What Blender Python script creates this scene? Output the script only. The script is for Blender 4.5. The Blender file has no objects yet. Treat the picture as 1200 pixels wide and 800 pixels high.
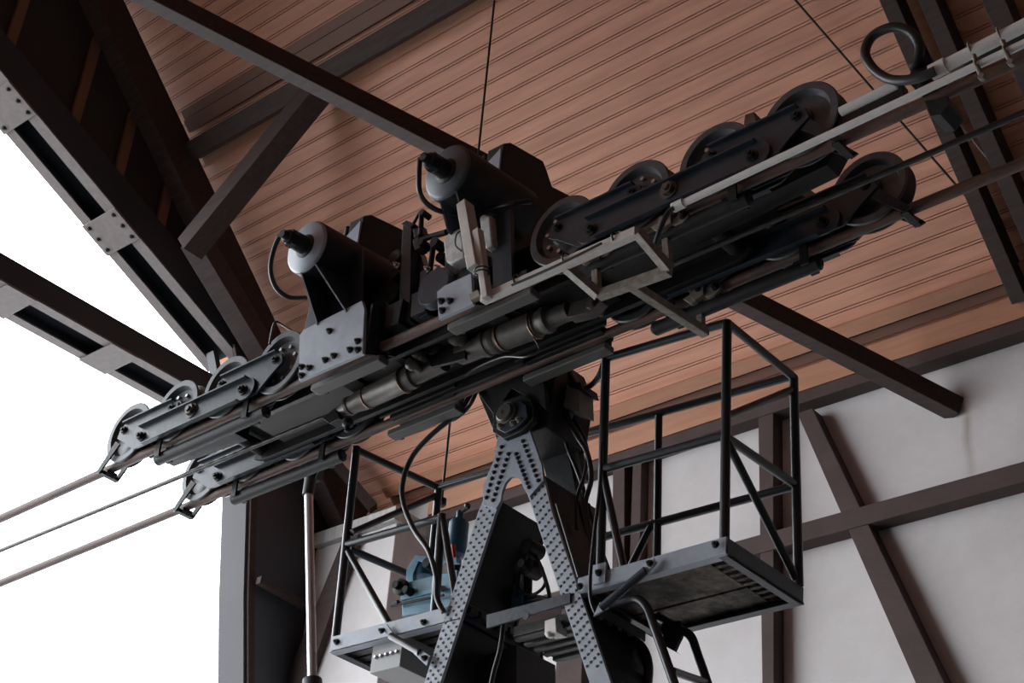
import bpy, bmesh, math, random
from mathutils import Vector, Matrix
from math import sin, cos, pi, radians, atan2, hypot, sqrt
random.seed(7)
SC = bpy.context.scene
COL = SC.collection

# ------------------------------------------------------------------ camera
YAW, PIT, ROL, FPX = -0.75006956, 0.56976259, 0.08397336, 1874.598
FW = Vector((sin(YAW)*cos(PIT), cos(YAW)*cos(PIT), sin(PIT)))
_r = Vector((cos(YAW), -sin(YAW), 0)); _u = _r.cross(FW)
RT = cos(ROL)*_r + sin(ROL)*_u
UP = -sin(ROL)*_r + cos(ROL)*_u
cam = bpy.data.cameras.new('camera'); cam.sensor_width = 36; cam.lens = FPX/1200*36
cam.clip_end = 200
co = bpy.data.objects.new('camera', cam); COL.objects.link(co)
co.matrix_world = Matrix(((RT.x, UP.x, -FW.x, 0), (RT.y, UP.y, -FW.y, 0), (RT.z, UP.z, -FW.z, 0), (0, 0, 0, 1)))
SC.camera = co

# ------------------------------------------------------------------ light
w = bpy.data.worlds.new('overcast_sky'); SC.world = w; w.use_nodes = True
_n = w.node_tree.nodes; _l = w.node_tree.links            # overcast sky above the horizon, unseen band below kept bright to light the ceiling
_tc = _n.new('ShaderNodeTexCoord'); _sx = _n.new('ShaderNodeSeparateXYZ'); _cr = _n.new('ShaderNodeValToRGB')
_l.new(_tc.outputs['Generated'], _sx.inputs[0])
_ma = _n.new('ShaderNodeMath'); _ma.operation = 'MULTIPLY_ADD'; _ma.inputs[1].default_value = .5; _ma.inputs[2].default_value = .5
_l.new(_sx.outputs[2], _ma.inputs[0]); _l.new(_ma.outputs[0], _cr.inputs[0]); _l.new(_cr.outputs[0], _n['Background'].inputs[0])
_cr.color_ramp.elements[0].position = 0.22; _cr.color_ramp.elements[0].color = (.05, .05, .05, 1)
_cr.color_ramp.elements[1].position = 0.47; _cr.color_ramp.elements[1].color = (.90, .95, 1.0, 1)
_e = _cr.color_ramp.elements.new(0.31); _e.color = (.42, .43, .44, 1); _e = _cr.color_ramp.elements.new(0.38); _e.color = (.85, .88, .92, 1)
_n['Background'].inputs[1].default_value = 7.2
SC.view_settings.view_transform = 'Standard'; SC.view_settings.look = 'None'
SC.view_settings.exposure = 0.0; SC.view_settings.gamma = 1.0
SC.view_settings.use_curve_mapping = False

# ------------------------------------------------------------------ measuring helpers (pixel of the 1200x800 photo -> world point)
def ray(x, y): return FW + RT*((x-600)/FPX) - UP*((y-400)/FPX)
def P(x, y, Y): d = ray(x, y); return d*(Y/d.y)
def PX(x, y, X): d = ray(x, y); return d*(X/d.x)
def PZ(x, y, Z): d = ray(x, y); return d*(Z/d.z)
RZ, RK, RIDGE = 15.084, 0.957, 4.0                # roof slope falling towards the far wall
def PR(x, y, off=0): d = ray(x, y); return d*((RZ-off)/(d.z+RK*d.y))
def roofz(Y): return RZ-RK*Y if Y > RIDGE else RZ-RK*(2*RIDGE-Y)
def V(*a): return Vector(a)
YN, YF, YH = 4.49, 5.05, 4.77                      # near rope, far rope, haul rope
YP, YB = 5.134, 5.75                               # front and back of the hanger's platforms
SL = 0.0223
def rope(X): return 4.225+SL*(X+4.69)

# ------------------------------------------------------------------ materials
def mat(name, col, rough=.5, metal=0, noise=0, nscale=8, col2=None, bump=0, bscale=60, spec=.5, stretch=None, rvar=0, coord='Object', thr=(.35, .7)):
    m = bpy.data.materials.new(name); m.use_nodes = True
    nt = m.node_tree; b = nt.nodes['Principled BSDF']
    b.inputs['Base Color'].default_value = (*col, 1); b.inputs['Roughness'].default_value = rough
    b.inputs['Metallic'].default_value = metal; b.inputs['Specular IOR Level'].default_value = spec
    tc = nt.nodes.new('ShaderNodeTexCoord'); mp = nt.nodes.new('ShaderNodeMapping')
    nt.links.new(tc.outputs[coord], mp.inputs[0])
    if stretch: mp.inputs['Scale'].default_value = stretch
    if col2 is not None:
        n = nt.nodes.new('ShaderNodeTexNoise'); n.inputs['Scale'].default_value = nscale; n.inputs['Detail'].default_value = 6
        n.inputs['Roughness'].default_value = .65
        r = nt.nodes.new('ShaderNodeValToRGB'); r.color_ramp.elements[0].position = thr[0]; r.color_ramp.elements[1].position = thr[1]
        r.color_ramp.elements[0].color = (*col, 1); r.color_ramp.elements[1].color = (*col2, 1)
        nt.links.new(mp.outputs[0], n.inputs['Vector']); nt.links.new(n.outputs['Fac'], r.inputs[0])
        nt.links.new(r.outputs[0], b.inputs['Base Color'])
        if rvar:
            mr = nt.nodes.new('ShaderNodeMapRange'); mr.inputs[3].default_value = rough-rvar; mr.inputs[4].default_value = rough+rvar
            nt.links.new(n.outputs['Fac'], mr.inputs[0]); nt.links.new(mr.outputs[0], b.inputs['Roughness'])
    if bump:
        n2 = nt.nodes.new('ShaderNodeTexNoise'); n2.inputs['Scale'].default_value = bscale; n2.inputs['Detail'].default_value = 5
        bp = nt.nodes.new('ShaderNodeBump'); bp.inputs['Strength'].default_value = bump; bp.inputs['Distance'].default_value = .01
        nt.links.new(mp.outputs[0], n2.inputs['Vector']); nt.links.new(n2.outputs['Fac'], bp.inputs['Height']); nt.links.new(bp.outputs[0], b.inputs['Normal'])
    return m
M = {}
M['paint'] = mat('blue_black_paint', (.020, .027, .037), .36, spec=.42, col2=(.032, .041, .055), nscale=9, bump=.12, bscale=40, rvar=.12)
M['paint2'] = mat('greasy_black_paint', (.009, .0095, .011), .52, spec=.32, col2=(.020, .019, .019), nscale=14, bump=.2, bscale=50, rvar=.1)
M['tube'] = mat('black_railing_paint', (.022, .025, .03), .32, bump=.05, bscale=80)
M['grey'] = mat('blue_grey_paint', (.26, .295, .345), .42, spec=.7, col2=(.33, .36, .41), nscale=11, bump=.08, bscale=60, rvar=.08)
M['cap_shaded'] = mat('shaded_blue_grey_paint', (.055, .066, .08), .42, col2=(.08, .09, .105), nscale=9)  # cap paint with the right cap's weaker reflection put into the colour
M['rivet'] = mat('rivet_dark', (.012, .013, .016), .4)
M['steel'] = mat('worn_wheel_steel', (.055, .058, .063), .38, metal=.15, col2=(.10, .104, .11), nscale=10)
M['rubber'] = mat('dark_tyre', (.03, .03, .032), .5)
M['chrome'] = mat('bright_bolt_steel', (.45, .45, .46), .28, metal=.9)
M['ram'] = mat('polished_ram', (.34, .34, .35), .25, metal=.6)
M['rope'] = mat('rusty_track_rope', (.055, .038, .032), .55, col2=(.16, .075, .048), nscale=5, stretch=(1, 6, 6), bump=.25, bscale=60)
M['haul'] = mat('greased_wire', (.06, .058, .056), .35, metal=.7)
M['greased'] = mat('greased_steel_socket', (.075, .068, .062), .42, metal=.35, col2=(.13, .11, .095), nscale=16, bump=.1)
M['brass'] = mat('copper_ring', (.30, .17, .11), .4, metal=.8)
M['alu'] = mat('weathered_aluminium', (.66, .63, .60), .5, metal=.1, col2=(.52, .48, .44), nscale=12)
M['galv'] = mat('grimy_galvanised', (.16, .135, .11), .6, col2=(.32, .275, .23), nscale=22, bump=.2)
M['pipe'] = mat('light_grey_conduit', (.80, .78, .76), .42, col2=(.68, .66, .64), nscale=8)
M['hose'] = mat('black_hose', (.02, .02, .022), .42)
M['plastic'] = mat('mottled_white_plastic', (.62, .61, .59), .6, col2=(.26, .26, .25), nscale=16)
M['blue'] = mat('machine_blue', (.10, .26, .36), .42, col2=(.17, .35, .45), nscale=9, bump=.08)
M['blue2'] = mat('dark_machine_blue', (.035, .12, .19), .4)
M['red'] = mat('red_handle', (.45, .04, .04), .4)
M['orange'] = mat('orange_cap', (.75, .25, .10), .5)
M['jbox'] = mat('brown_grey_enclosure', (.24, .215, .19), .5)
M['box'] = mat('grey_enclosure', (.36, .36, .36), .45)
M['boxdk'] = mat('brown_grey_box', (.085, .08, .075), .5)
M['timber'] = mat('dark_brown_timber', (.042, .029, .027), .75, spec=.25, col2=(.066, .046, .042), nscale=4, stretch=(1, 7, 7), bump=.2, bscale=30)
M['timberw'] = mat('brown_wall_timber', (.058, .038, .036), .75, spec=.25, col2=(.078, .052, .049), nscale=4, bump=.2, bscale=30)
M['timberl'] = mat('pale_painted_timber', (.21, .165, .15), .65, col2=(.26, .205, .185), nscale=6)
M['rib'] = mat('brown_lath', (.20, .10, .065), .7)
M['gable'] = mat('dark_gable_board', (.030, .024, .023), .75)
M['steelb'] = mat('grey_brown_girder', (.17, .145, .14), .55, col2=(.23, .19, .18), nscale=14, bump=.15, thr=(.4, .75))
M['steelw'] = mat('navy_girder_web', (.028, .034, .044), .5)
M['cast'] = mat('grey_column_face', (.075, .072, .078), .7, spec=.3)
M['floor'] = mat('concrete', (.11, .108, .105), .85, col2=(.15, .147, .143), nscale=3)
M['deck'] = mat('dirty_deck_plank', (.035, .028, .023), .7, col2=(.25, .20, .155), nscale=13, bump=.3, bscale=40, stretch=(1, 1, 1), thr=(.42, .72))
M['slat'] = mat('grey_corrugated_deck', (.020, .019, .018), .5, col2=(.07, .064, .06), nscale=9, bump=.2)
M['cap'] = mat('streaked_coping', (.50, .50, .49), .7, col2=(.30, .29, .28), nscale=5, stretch=(6, 6, .6))

def wood_mat(name, base, dark, knot):
    m = bpy.data.materials.new(name); m.use_nodes = True
    nt = m.node_tree; N = nt.nodes; L = nt.links; b = N['Principled BSDF']; b.inputs['Roughness'].default_value = .62
    tc = N.new('ShaderNodeTexCoord')
    sx = N.new('ShaderNodeSeparateXYZ'); L.new(tc.outputs['Object'], sx.inputs[0])
    # a tone per board (boards run along X, 0.134 m cover in local Y)
    dv = N.new('ShaderNodeMath'); dv.operation = 'DIVIDE'; dv.inputs[1].default_value = .134; L.new(sx.outputs[1], dv.inputs[0])
    fl = N.new('ShaderNodeMath'); fl.operation = 'FLOOR'; L.new(dv.outputs[0], fl.inputs[0])
    wn = N.new('ShaderNodeTexWhiteNoise'); wn.noise_dimensions = '1D'; L.new(fl.outputs[0], wn.inputs['W'])
    cb = N.new('ShaderNodeCombineXYZ')
    mx = N.new('ShaderNodeMath'); mx.operation = 'MULTIPLY_ADD'; mx.inputs[1].default_value = .9; L.new(sx.outputs[0], mx.inputs[0])
    m3 = N.new('ShaderNodeMath'); m3.operation = 'MULTIPLY'; m3.inputs[1].default_value = 37.; L.new(wn.outputs[0], m3.inputs[0]); L.new(m3.outputs[0], mx.inputs[2])
    my = N.new('ShaderNodeMath'); my.operation = 'MULTIPLY'; my.inputs[1].default_value = 9.; L.new(sx.outputs[1], my.inputs[0])
    L.new(mx.outputs[0], cb.inputs[0]); L.new(my.outputs[0], cb.inputs[1])
    n = N.new('ShaderNodeTexNoise'); n.inputs['Scale'].default_value = 1.6; n.inputs['Detail'].default_value = 7; L.new(cb.outputs[0], n.inputs['Vector'])
    r = N.new('ShaderNodeValToRGB'); r.color_ramp.elements[0].position = .32; r.color_ramp.elements[1].position = .68
    r.color_ramp.elements[0].color = (*dark, 1); r.color_ramp.elements[1].color = (*base, 1); L.new(n.outputs['Fac'], r.inputs[0])
    hs = N.new('ShaderNodeHueSaturation'); L.new(r.outputs[0], hs.inputs['Color'])
    mr = N.new('ShaderNodeMapRange'); mr.inputs[3].default_value = .93; mr.inputs[4].default_value = 1.05; L.new(wn.outputs[0], mr.inputs[0]); L.new(mr.outputs[0], hs.inputs['Value'])
    # knots
    vo = N.new('ShaderNodeTexVoronoi'); vo.inputs['Scale'].default_value = 2.2; vo.inputs['Randomness'].default_value = 1
    mp = N.new('ShaderNodeMapping'); mp.inputs['Scale'].default_value = (1, 1.3, 1); L.new(tc.outputs['Object'], mp.inputs[0]); L.new(mp.outputs[0], vo.inputs['Vector'])
    kr = N.new('ShaderNodeValToRGB'); kr.color_ramp.elements[0].position = .012; kr.color_ramp.elements[1].position = .035
    kr.color_ramp.elements[0].color = (.8, .8, .8, 1); kr.color_ramp.elements[1].color = (0, 0, 0, 1); L.new(vo.outputs['Distance'], kr.inputs[0])
    mix = N.new('ShaderNodeMixRGB'); L.new(kr.outputs[0], mix.inputs[0]); L.new(hs.outputs[0], mix.inputs[1]); mix.inputs[2].default_value = (*knot, 1)
    L.new(mix.outputs[0], b.inputs['Base Color'])
    return m
M['wood'] = wood_mat('stained_board_ceiling', (.66, .325, .215), (.50, .235, .15), (.06, .03, .02))
M['trimw'] = mat('stained_trim_board', (.36, .165, .095), .6, col2=(.46, .22, .13), nscale=3, stretch=(.6, 6, 6))
M['trimd'] = mat('dark_stained_trim', (.17, .075, .045), .6)

def plaster_mat():
    m = mat('stained_plaster', (.56, .53, .53), .85, col2=(.47, .44, .435), nscale=2.2, bump=.25, bscale=14, thr=(.4, .8))
    nt = m.node_tree; N = nt.nodes; L = nt.links; b = N['Principled BSDF']
    # a rust-brown run of water below the tie beam's end
    src = b.inputs['Base Color'].links[0].from_socket
    tc = N.new('ShaderNodeTexCoord'); sx = N.new('ShaderNodeSeparateXYZ'); L.new(tc.outputs['Object'], sx.inputs[0])
    n = N.new('ShaderNodeTexNoise'); n.inputs['Scale'].default_value = 3; L.new(tc.outputs['Object'], n.inputs['Vector'])
    a = N.new('ShaderNodeMath'); a.operation = 'ADD'; a.inputs[1].default_value = 4.085; L.new(sx.outputs[0], a.inputs[0])
    a2 = N.new('ShaderNodeMath'); a2.operation = 'MULTIPLY_ADD'; a2.inputs[1].default_value = .06; L.new(n.outputs['Fac'], a2.inputs[0]); L.new(a.outputs[0], a2.inputs[2])
    a3 = N.new('ShaderNodeMath'); a3.operation = 'SUBTRACT'; a3.inputs[1].default_value = .03; L.new(a2.outputs[0], a3.inputs[0])
    ab = N.new('ShaderNodeMath'); ab.operation = 'ABSOLUTE'; L.new(a3.outputs[0], ab.inputs[0])
    mr = N.new('ShaderNodeMapRange'); mr.inputs[1].default_value = .0; mr.inputs[2].default_value = .05; mr.inputs[3].default_value = .6; mr.inputs[4].default_value = 0; L.new(ab.outputs[0], mr.inputs[0])
    mz = N.new('ShaderNodeMapRange'); mz.inputs[1].default_value = 5.69; mz.inputs[2].default_value = 5.75; mz.inputs[3].default_value = 1; mz.inputs[4].default_value = 0; L.new(sx.outputs[2], mz.inputs[0])
    mz2 = N.new('ShaderNodeMapRange'); mz2.inputs[1].default_value = 5.0; mz2.inputs[2].default_value = 5.6; L.new(sx.outputs[2], mz2.inputs[0])
    mz3 = N.new('ShaderNodeMath'); mz3.operation = 'MULTIPLY'; L.new(mz.outputs[0], mz3.inputs[0]); L.new(mz2.outputs[0], mz3.inputs[1]); mz = mz3
    mu = N.new('ShaderNodeMath'); mu.operation = 'MULTIPLY'; L.new(mr.outputs[0], mu.inputs[0]); L.new(mz.outputs[0], mu.inputs[1])
    mix = N.new('ShaderNodeMixRGB'); L.new(mu.outputs[0], mix.inputs[0]); L.new(src, mix.inputs[1]); mix.inputs[2].default_value = (.20, .15, .09, 1)
    L.new(mix.outputs[0], b.inputs['Base Color'])
    return m
M['plaster'] = plaster_mat()

# ------------------------------------------------------------------ mesh building
def axes(d):
    d = d.normalized(); a = Vector((0, 0, 1)) if abs(d.z) < .9 else Vector((0, 1, 0))
    u = d.cross(a).normalized(); return u, d.cross(u).normalized()
class MB:
    def __init__(s): s.v = []; s.f = []
    def add(s, vs, fs):
        n = len(s.v); s.v += [Vector(p) for p in vs]; s.f += [tuple(i+n for i in f) for f in fs]; return s
    def prism(s, pts, off):
        n = len(pts); off = Vector(off)
        return s.add(list(pts)+[p+off for p in pts], [tuple(range(n)), tuple(range(2*n-1, n-1, -1))]+[(i, (i+1) % n, (i+1) % n+n, i+n) for i in range(n)])
    def pp(s, px, Y, th):                                   # outline measured at depth Y, given thickness th
        return s.prism([P(x, y, Y) for x, y in px], (0, th, 0))
    def box(s, a, b):
        x0, y0, z0 = a; x1, y1, z1 = b
        return s.prism([V(x0, y0, z0), V(x1, y0, z0), V(x1, y0, z1), V(x0, y0, z1)], (0, y1-y0, 0))
    def beam(s, a, b, w, h, up=(0, 0, 1)):
        a = Vector(a); b = Vector(b); d = (b-a).normalized(); sd = d.cross(Vector(up)).normalized(); u = sd.cross(d)
        q = [a+sd*(i*w/2)+u*(j*h/2) for i, j in ((-1, -1), (1, -1), (1, 1), (-1, 1))]
        return s.prism(q, b-a)
    def channel(s, a, b, w, h, t, up=(0, 0, 1), side=1):    # C section: web plus two flanges
        a = Vector(a); b = Vector(b); d = (b-a).normalized(); sd = d.cross(Vector(up)).normalized()*side; u = sd.cross(d)*side
        pr = [(0, -h/2), (w, -h/2), (w, -h/2+t), (t, -h/2+t), (t, h/2-t), (w, h/2-t), (w, h/2), (0, h/2)]
        return s.prism([a+sd*x+u*y for x, y in pr], b-a)
    def tube(s, pts, r, seg=10, cap=True, lobes=0, pitch=.15, amp=.12):
        pts = [Vector(p) for p in pts]; n = len(pts); rings = []; T = []
        for i in range(n):
            T.append(((pts[min(i+1, n-1)]-pts[max(i-1, 0)])).normalized())
        u, _ = axes(T[0]); dist = 0; vs = []; fs = []
        for i in range(n):
            if i: dist += (pts[i]-pts[i-1]).length
            u = (u-T[i]*u.dot(T[i])).normalized(); v = T[i].cross(u)
            for k in range(seg):
                a = 2*pi*k/seg; rr = r
                if lobes: ph = 2*pi*dist/pitch; rr = r*(1-amp+amp*abs(cos((a+ph)*lobes/2))**.7); 
                vs.append(pts[i]+u*(rr*cos(a))+v*(rr*sin(a)))
        for i in range(n-1):
            for k in range(seg):
                k2 = (k+1) % seg; fs.append((i*seg+k, i*seg+k2, (i+1)*seg+k2, (i+1)*seg+k))
        if cap: fs += [tuple(range(seg-1, -1, -1)), tuple((n-1)*seg+k for k in range(seg))]
        return s.add(vs, fs)
    def rod(s, a, b, r, seg=12): return s.tube([a, b], r, seg)
    def lathe(s, c, ax, prof, seg=24, closed=False):        # prof = [(distance along axis, radius)]
        c = Vector(c); ax = Vector(ax).normalized(); u, v = axes(ax); vs = []; fs = []; n = len(prof)
        for t, r in prof:
            for k in range(seg):
                a = 2*pi*k/seg; vs.append(c+ax*t+u*(r*cos(a))+v*(r*sin(a)))
        for i in range(n if closed else n-1):
            j = (i+1) % n
            for k in range(seg):
                k2 = (k+1) % seg; fs.append((i*seg+k, i*seg+k2, j*seg+k2, j*seg+k))
        if not closed: fs += [tuple(range(seg-1, -1, -1)), tuple((n-1)*seg+k for k in range(seg))]
        return s.add(vs, fs)
    def torus(s, c, ax, R, r, seg=24, rs=6):
        return s.lathe(c, ax, [(r*sin(2*pi*i/rs), R+r*cos(2*pi*i/rs)) for i in range(rs)], seg, True)
    def bolt(s, c, ax=(0, -1, 0), r=.014, h=.012):          # hex head with a stub of thread
        c = Vector(c); ax = Vector(ax).normalized()
        s.lathe(c, ax, [(0, r*1.35), (.003, r*1.35)], 12); s.lathe(c, ax, [(0.003, r), (h, r), ], 6)
        return s.lathe(c, ax, [(h, r*.5), (h*1.6, r*.45)], 8)
    def build(s, name, m, parent=None, bevel=0, smooth=40):
        me = bpy.data.meshes.new(name); o = bpy.data.objects.new(name, me); COL.objects.link(o)
        vs = s.v
        if parent is not None:
            o.parent = parent; off = world_loc(parent); vs = [p-off for p in s.v]
        else:
            if vs:
                lo = Vector([min(p[i] for p in vs) for i in range(3)]); hi = Vector([max(p[i] for p in vs) for i in range(3)])
                if not getattr(s, 'keep', False):
                    o.location = (lo+hi)/2; o.location.z = lo.z; c = o.location.copy(); vs = [p-c for p in vs]
        bm = bmesh.new(); bv = [bm.verts.new(p) for p in vs]
        for f in s.f:
            try: bm.faces.new([bv[i] for i in f])
            except ValueError: pass
        bmesh.ops.recalc_face_normals(bm, faces=bm.faces)
        for f in bm.faces: f.smooth = True
        bm.to_mesh(me); bm.free()
        me.set_sharp_from_angle(angle=radians(smooth)); me.materials.append(M[m] if isinstance(m, str) else m)
        if bevel:
            b = o.modifiers.new('bevel', 'BEVEL'); b.width = bevel; b.segments = 2; b.limit_method = 'ANGLE'; b.angle_limit = radians(50)
            b.harden_normals = True
        return o
def world_loc(o):
    l = o.location.copy()
    while o.parent: o = o.parent; l += o.location
    return l
def tag(o, label=None, cat=None, group=None, kind=None):
    if label: o['label'] = label
    if cat: o['category'] = cat
    if group: o['group'] = group
    if kind: o['kind'] = kind
    return o
def thing(name, label, cat, loc, group=None):
    o = bpy.data.objects.new(name, None); COL.objects.link(o); o.location = loc; o.empty_display_size = .1
    return tag(o, label, cat, group)
def struct(o): o['kind'] = 'structure'; return o
def copy_tree(o, parent=None):
    c = o.copy(); COL.objects.link(c); c.parent = parent
    for ch in list(o.children): copy_tree(ch, c)
    return c
def bez(pts, n=8):                                          # smooth curve through points
    pts = [Vector(p) for p in pts]; out = []
    for i in range(len(pts)-1):
        p0 = pts[max(i-1, 0)]; p1 = pts[i]; p2 = pts[i+1]; p3 = pts[min(i+2, len(pts)-1)]
        for k in range(n):
            t = k/n; out.append(.5*((2*p1)+(p2-p0)*t+(2*p0-5*p1+4*p2-p3)*t*t+(-p0+3*p1-3*p2+p3)*t**3))
    out.append(pts[-1]); return out

# ================================================================== SETTING
XL, XR = -10.0, 2.6                                         # gable end (open to the sky) and the inner end
YW = 9.0
# --- board ceiling: two slopes of tongue and groove boards with a bead in every joint
ang = math.atan(RK)
def ceiling_slope(name, ysign):
    L = (YW+.35-RIDGE)/cos(ang) if ysign > 0 else 8.0
    x0, x1 = -11.0, XR
    prof = []; pitch = .134; n = int(L/pitch)+1
    for i in range(n):
        a = i*pitch
        prof += [(a, .0), (a+.1065, .0), (a+.1070, .022), (a+.1125, .022), (a+.1130, .001), (a+.1270, .001), (a+.1275, .022), (a+.1335, .022)]
    mb = MB(); vs = []
    for x in (x0, x1):
        for u, d in prof: vs.append((x, u, d))
    m = len(prof)
    fs = [(i, i+1, m+i+1, m+i) for i in range(m-1)]
    k = len(vs); uL = prof[-1][0]
    vs += [(x0, 0, .03), (x0, uL, .03), (x1, uL, .03), (x1, 0, .03)]
    fs += [(k, k+1, k+2, k+3), (0, k, k+3, m), (m-1, 2*m-1, k+2, k+1), tuple([k]+[i for i in range(0, m)]+[k+1])[::-1], tuple([k+3]+[m+i for i in range(0, m)]+[k+2])]
    mb.v = [Vector(p) for p in vs]; mb.f = fs
    o = mb_raw(mb, name, 'wood')
    o.location = (0, RIDGE, roofz(RIDGE)); o.rotation_euler = (-ang, 0, 0) if ysign > 0 else (ang, 0, pi)
    return struct(o)
def mb_raw(mb, name, m):
    me = bpy.data.meshes.new(name); o = bpy.data.objects.new(name, me); COL.objects.link(o)
    me.from_pydata([tuple(p) for p in mb.v], [], mb.f); me.update()
    bm = bmesh.new(); bm.from_mesh(me); bmesh.ops.recalc_face_normals(bm, faces=bm.faces); bm.to_mesh(me); bm.free()
    me.materials.append(M[m]); return o
ceiling_slope('ceiling', 1)
o = ceiling_slope('ceiling', -1)
o.rotation_euler = (0, 0, 0); o.matrix_world = Matrix.Translation((0, RIDGE, roofz(RIDGE))) @ Matrix.Rotation(ang, 4, 'X') @ Matrix.Scale(-1, 4, (0, 1, 0))

mb = MB(); mb.keep = True; mb.box((-10.4, YW, -1.7), (XR, YW+.25, 6.75)); struct(mb.build('wall_back', 'plaster'))
mb = MB(); mb.keep = True; mb.box((-6.6, -3, -1.9), (XR, YW+.25, -1.7)); struct(mb.build('floor', 'floor'))
mb = MB(); mb.keep = True; mb.box((-10.4, -3, -5.2), (-6.6, YW+.25, -5.0)); struct(mb.build('floor', 'floor'))  # unseen pit, floor set low to cut light bounced onto the ceiling
mb = MB(); mb.keep = True; mb.box((-6.6, -3, -5.0), (-6.4, YW+.25, -1.9)); struct(mb.build('trim_0', 'floor'))  # side of the unseen pit
mb = MB(); mb.box((XR, -3, -1.7), (XR+.2, YW, 11)); struct(mb.build('wall_right_dimmer', 'timber'))  # unseen dark end wall, added to dim the right side
NW = -1.2
mb = MB(); mb.box((-10.2, NW-.25, -5.0), (XR, NW, roofz(NW)-.1)); struct(mb.build('wall_front', 'gable'))

# --- timbers of the back wall
def trim(name, mb, m, bevel=.006): return struct(mb.build(name, m, bevel=bevel))
k = 1
def T(mb, m, bevel=.006):
    global k
    o = trim('trim_%d' % k, mb, m, bevel); k += 1; return o
mb = MB(); mb.box((-9.1, 8.86, 6.14), (XR, 9.0, 6.235)); T(mb, 'timberw')
mb = MB(); mb.box((-9.1, 8.865, 6.25), (XR, 9.0, 6.44)); T(mb, 'trimw', .003)                       # top plate
mb = MB(); mb.box((-9.1, 8.86, 5.02), (XR, 9.0, 5.165)); T(mb, 'timberw')                      # middle rail
# posts and braces: outlines measured on their front face
def wall_timber(px, Y=8.87): mb = MB(); mb.pp(px, Y, 9.0-Y); T(mb, 'timberw')
wall_timber([(888, 470), (906, 462), (907, 804), (893, 804)])
wall_timber([(914, 462), (946, 470), (1097, 810), (1075, 810)] if 0 else [(934, 484), (952, 478), (1113, 812), (1078, 812)])
wall_timber([(718, 536), (732, 531), (731, 830), (716, 830)], 8.87)
wall_timber([(668, 620), (690, 590), (680, 830), (646, 830)], 8.9)
wall_timber([(742, 528), (752, 525), (749, 700), (736, 700)], 8.9)
# --- eaves: flat board over the joint, shadow board and cornice (along X)
def slope_board(y0, y1, off, th, m, x0=-9.6, x1=XR):        # a board lying under the roof slope between depths y0..y1
    n = Vector((0, -RK, -1)).normalized()
    a = V(x0, y0, roofz(y0))+n*off; b = V(x0, y1, roofz(y1))+n*off
    mb = MB(); mb.prism([a, b, b+n*th, a+n*th], (x1-x0, 0, 0)); return T(mb, m, .003)
slope_board(8.80, 8.875, .0, .085, 'trimw')
slope_board(8.885, 8.94, .0, .035, 'trimd')
# --- purlin on the far slope with trim boards on both sides
mb = MB(); mb.beam(V(-9.9, 6.22, roofz(6.22)-.165), V(XR, 6.22, roofz(6.22)-.165), .16, .22, Vector((0, RK, 1))); T(mb, 'timber')
slope_board(6.03, 6.09, 0, .03, 'trimd', -9.9); slope_board(6.095, 6.18, 0, .05, 'trimd', -9.9); slope_board(6.30, 6.42, 0, .04, 'trimw', -9.9)
mb = MB(); mb.beam(V(-9.9, RIDGE, roofz(RIDGE)-.2), V(XR, RIDGE, roofz(RIDGE)-.2), .2, .22); T(mb, 'timber')
# --- rafters near the right edge, running down the slope
def rafter(x0, x1, off0, off1, m='timber', y0=RIDGE+.1, y1=8.97):
    n = Vector((0, -RK, -1)).normalized()
    a = V(x0, y0, roofz(y0)); b = V(x0, y1, roofz(y1))
    mb = MB(); mb.prism([a+n*off0, b+n*off0, b+n*off1, a+n*off1], (x1-x0, 0, 0)); return T(mb, m)
rafter(-3.60, -3.49, .03, .22); rafter(-3.36, -3.25, .03, .22)
rafter(-2.98, -2.84, .03, .22)
# --- gable end: rafter pair, vertical boarding with lath ribs, built-up steel arch
rafter(-10.05, -9.86, .12, .45, 'timber', RIDGE, 9.3)
mb = MB()
n = Vector((0, RK, -1)).normalized()
a = V(-10.05, RIDGE, roofz(RIDGE)); b = V(-10.05, -1.2, roofz(-1.2)); mb.prism([a+n*.1, b+n*.1, b+n*.42, a+n*.42], (.19, 0, 0)); T(mb, 'timber')
ARCH = [(4.0, 8.865), (5.74, 8.105), (7.16, 7.50), (7.45, 6.9), (7.64, 6.2), (7.80, 5.3), (7.95, 4.6), (8.0, 2.5), (8.0, -1.7)]
GS = -.4375                                                 # slope of the girder
XI, XO = -10.10, -10.54                                     # inner and outer edge of the girders
def archz(y): return 8.865+GS*(y-4.0)
# boarded gable between girder and rafter, far half and near half
for sgn in (1, -1):
    pts = [(4.0, archz(4.0)+.2)]+[(y+.02, z+.2) for y, z in ARCH[1:3]]+[(y+.12, z) for y, z in ARCH[3:]]+[(9.25, -1.7), (9.25, roofz(9.25)-.16), (4.0, roofz(4.0)-.16)]
    mb = MB(); mb.prism([V(-10.22, RIDGE+sgn*(y-RIDGE), z) for y, z in pts], (.05, 0, 0)); struct(mb.build('wall_left', 'gable'))
for i, (px, py) in enumerate(((20, 25), (109, 65), (157, 133), (200, 210), (255, 310))):
    p = PX(px, py, -10.15)
    mb = MB(); mb.box((-10.17, p.y-.045, archz(p.y)+.25), (-10.13, p.y+.045, roofz(p.y)-.45)); T(mb, 'rib', 0)
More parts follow.
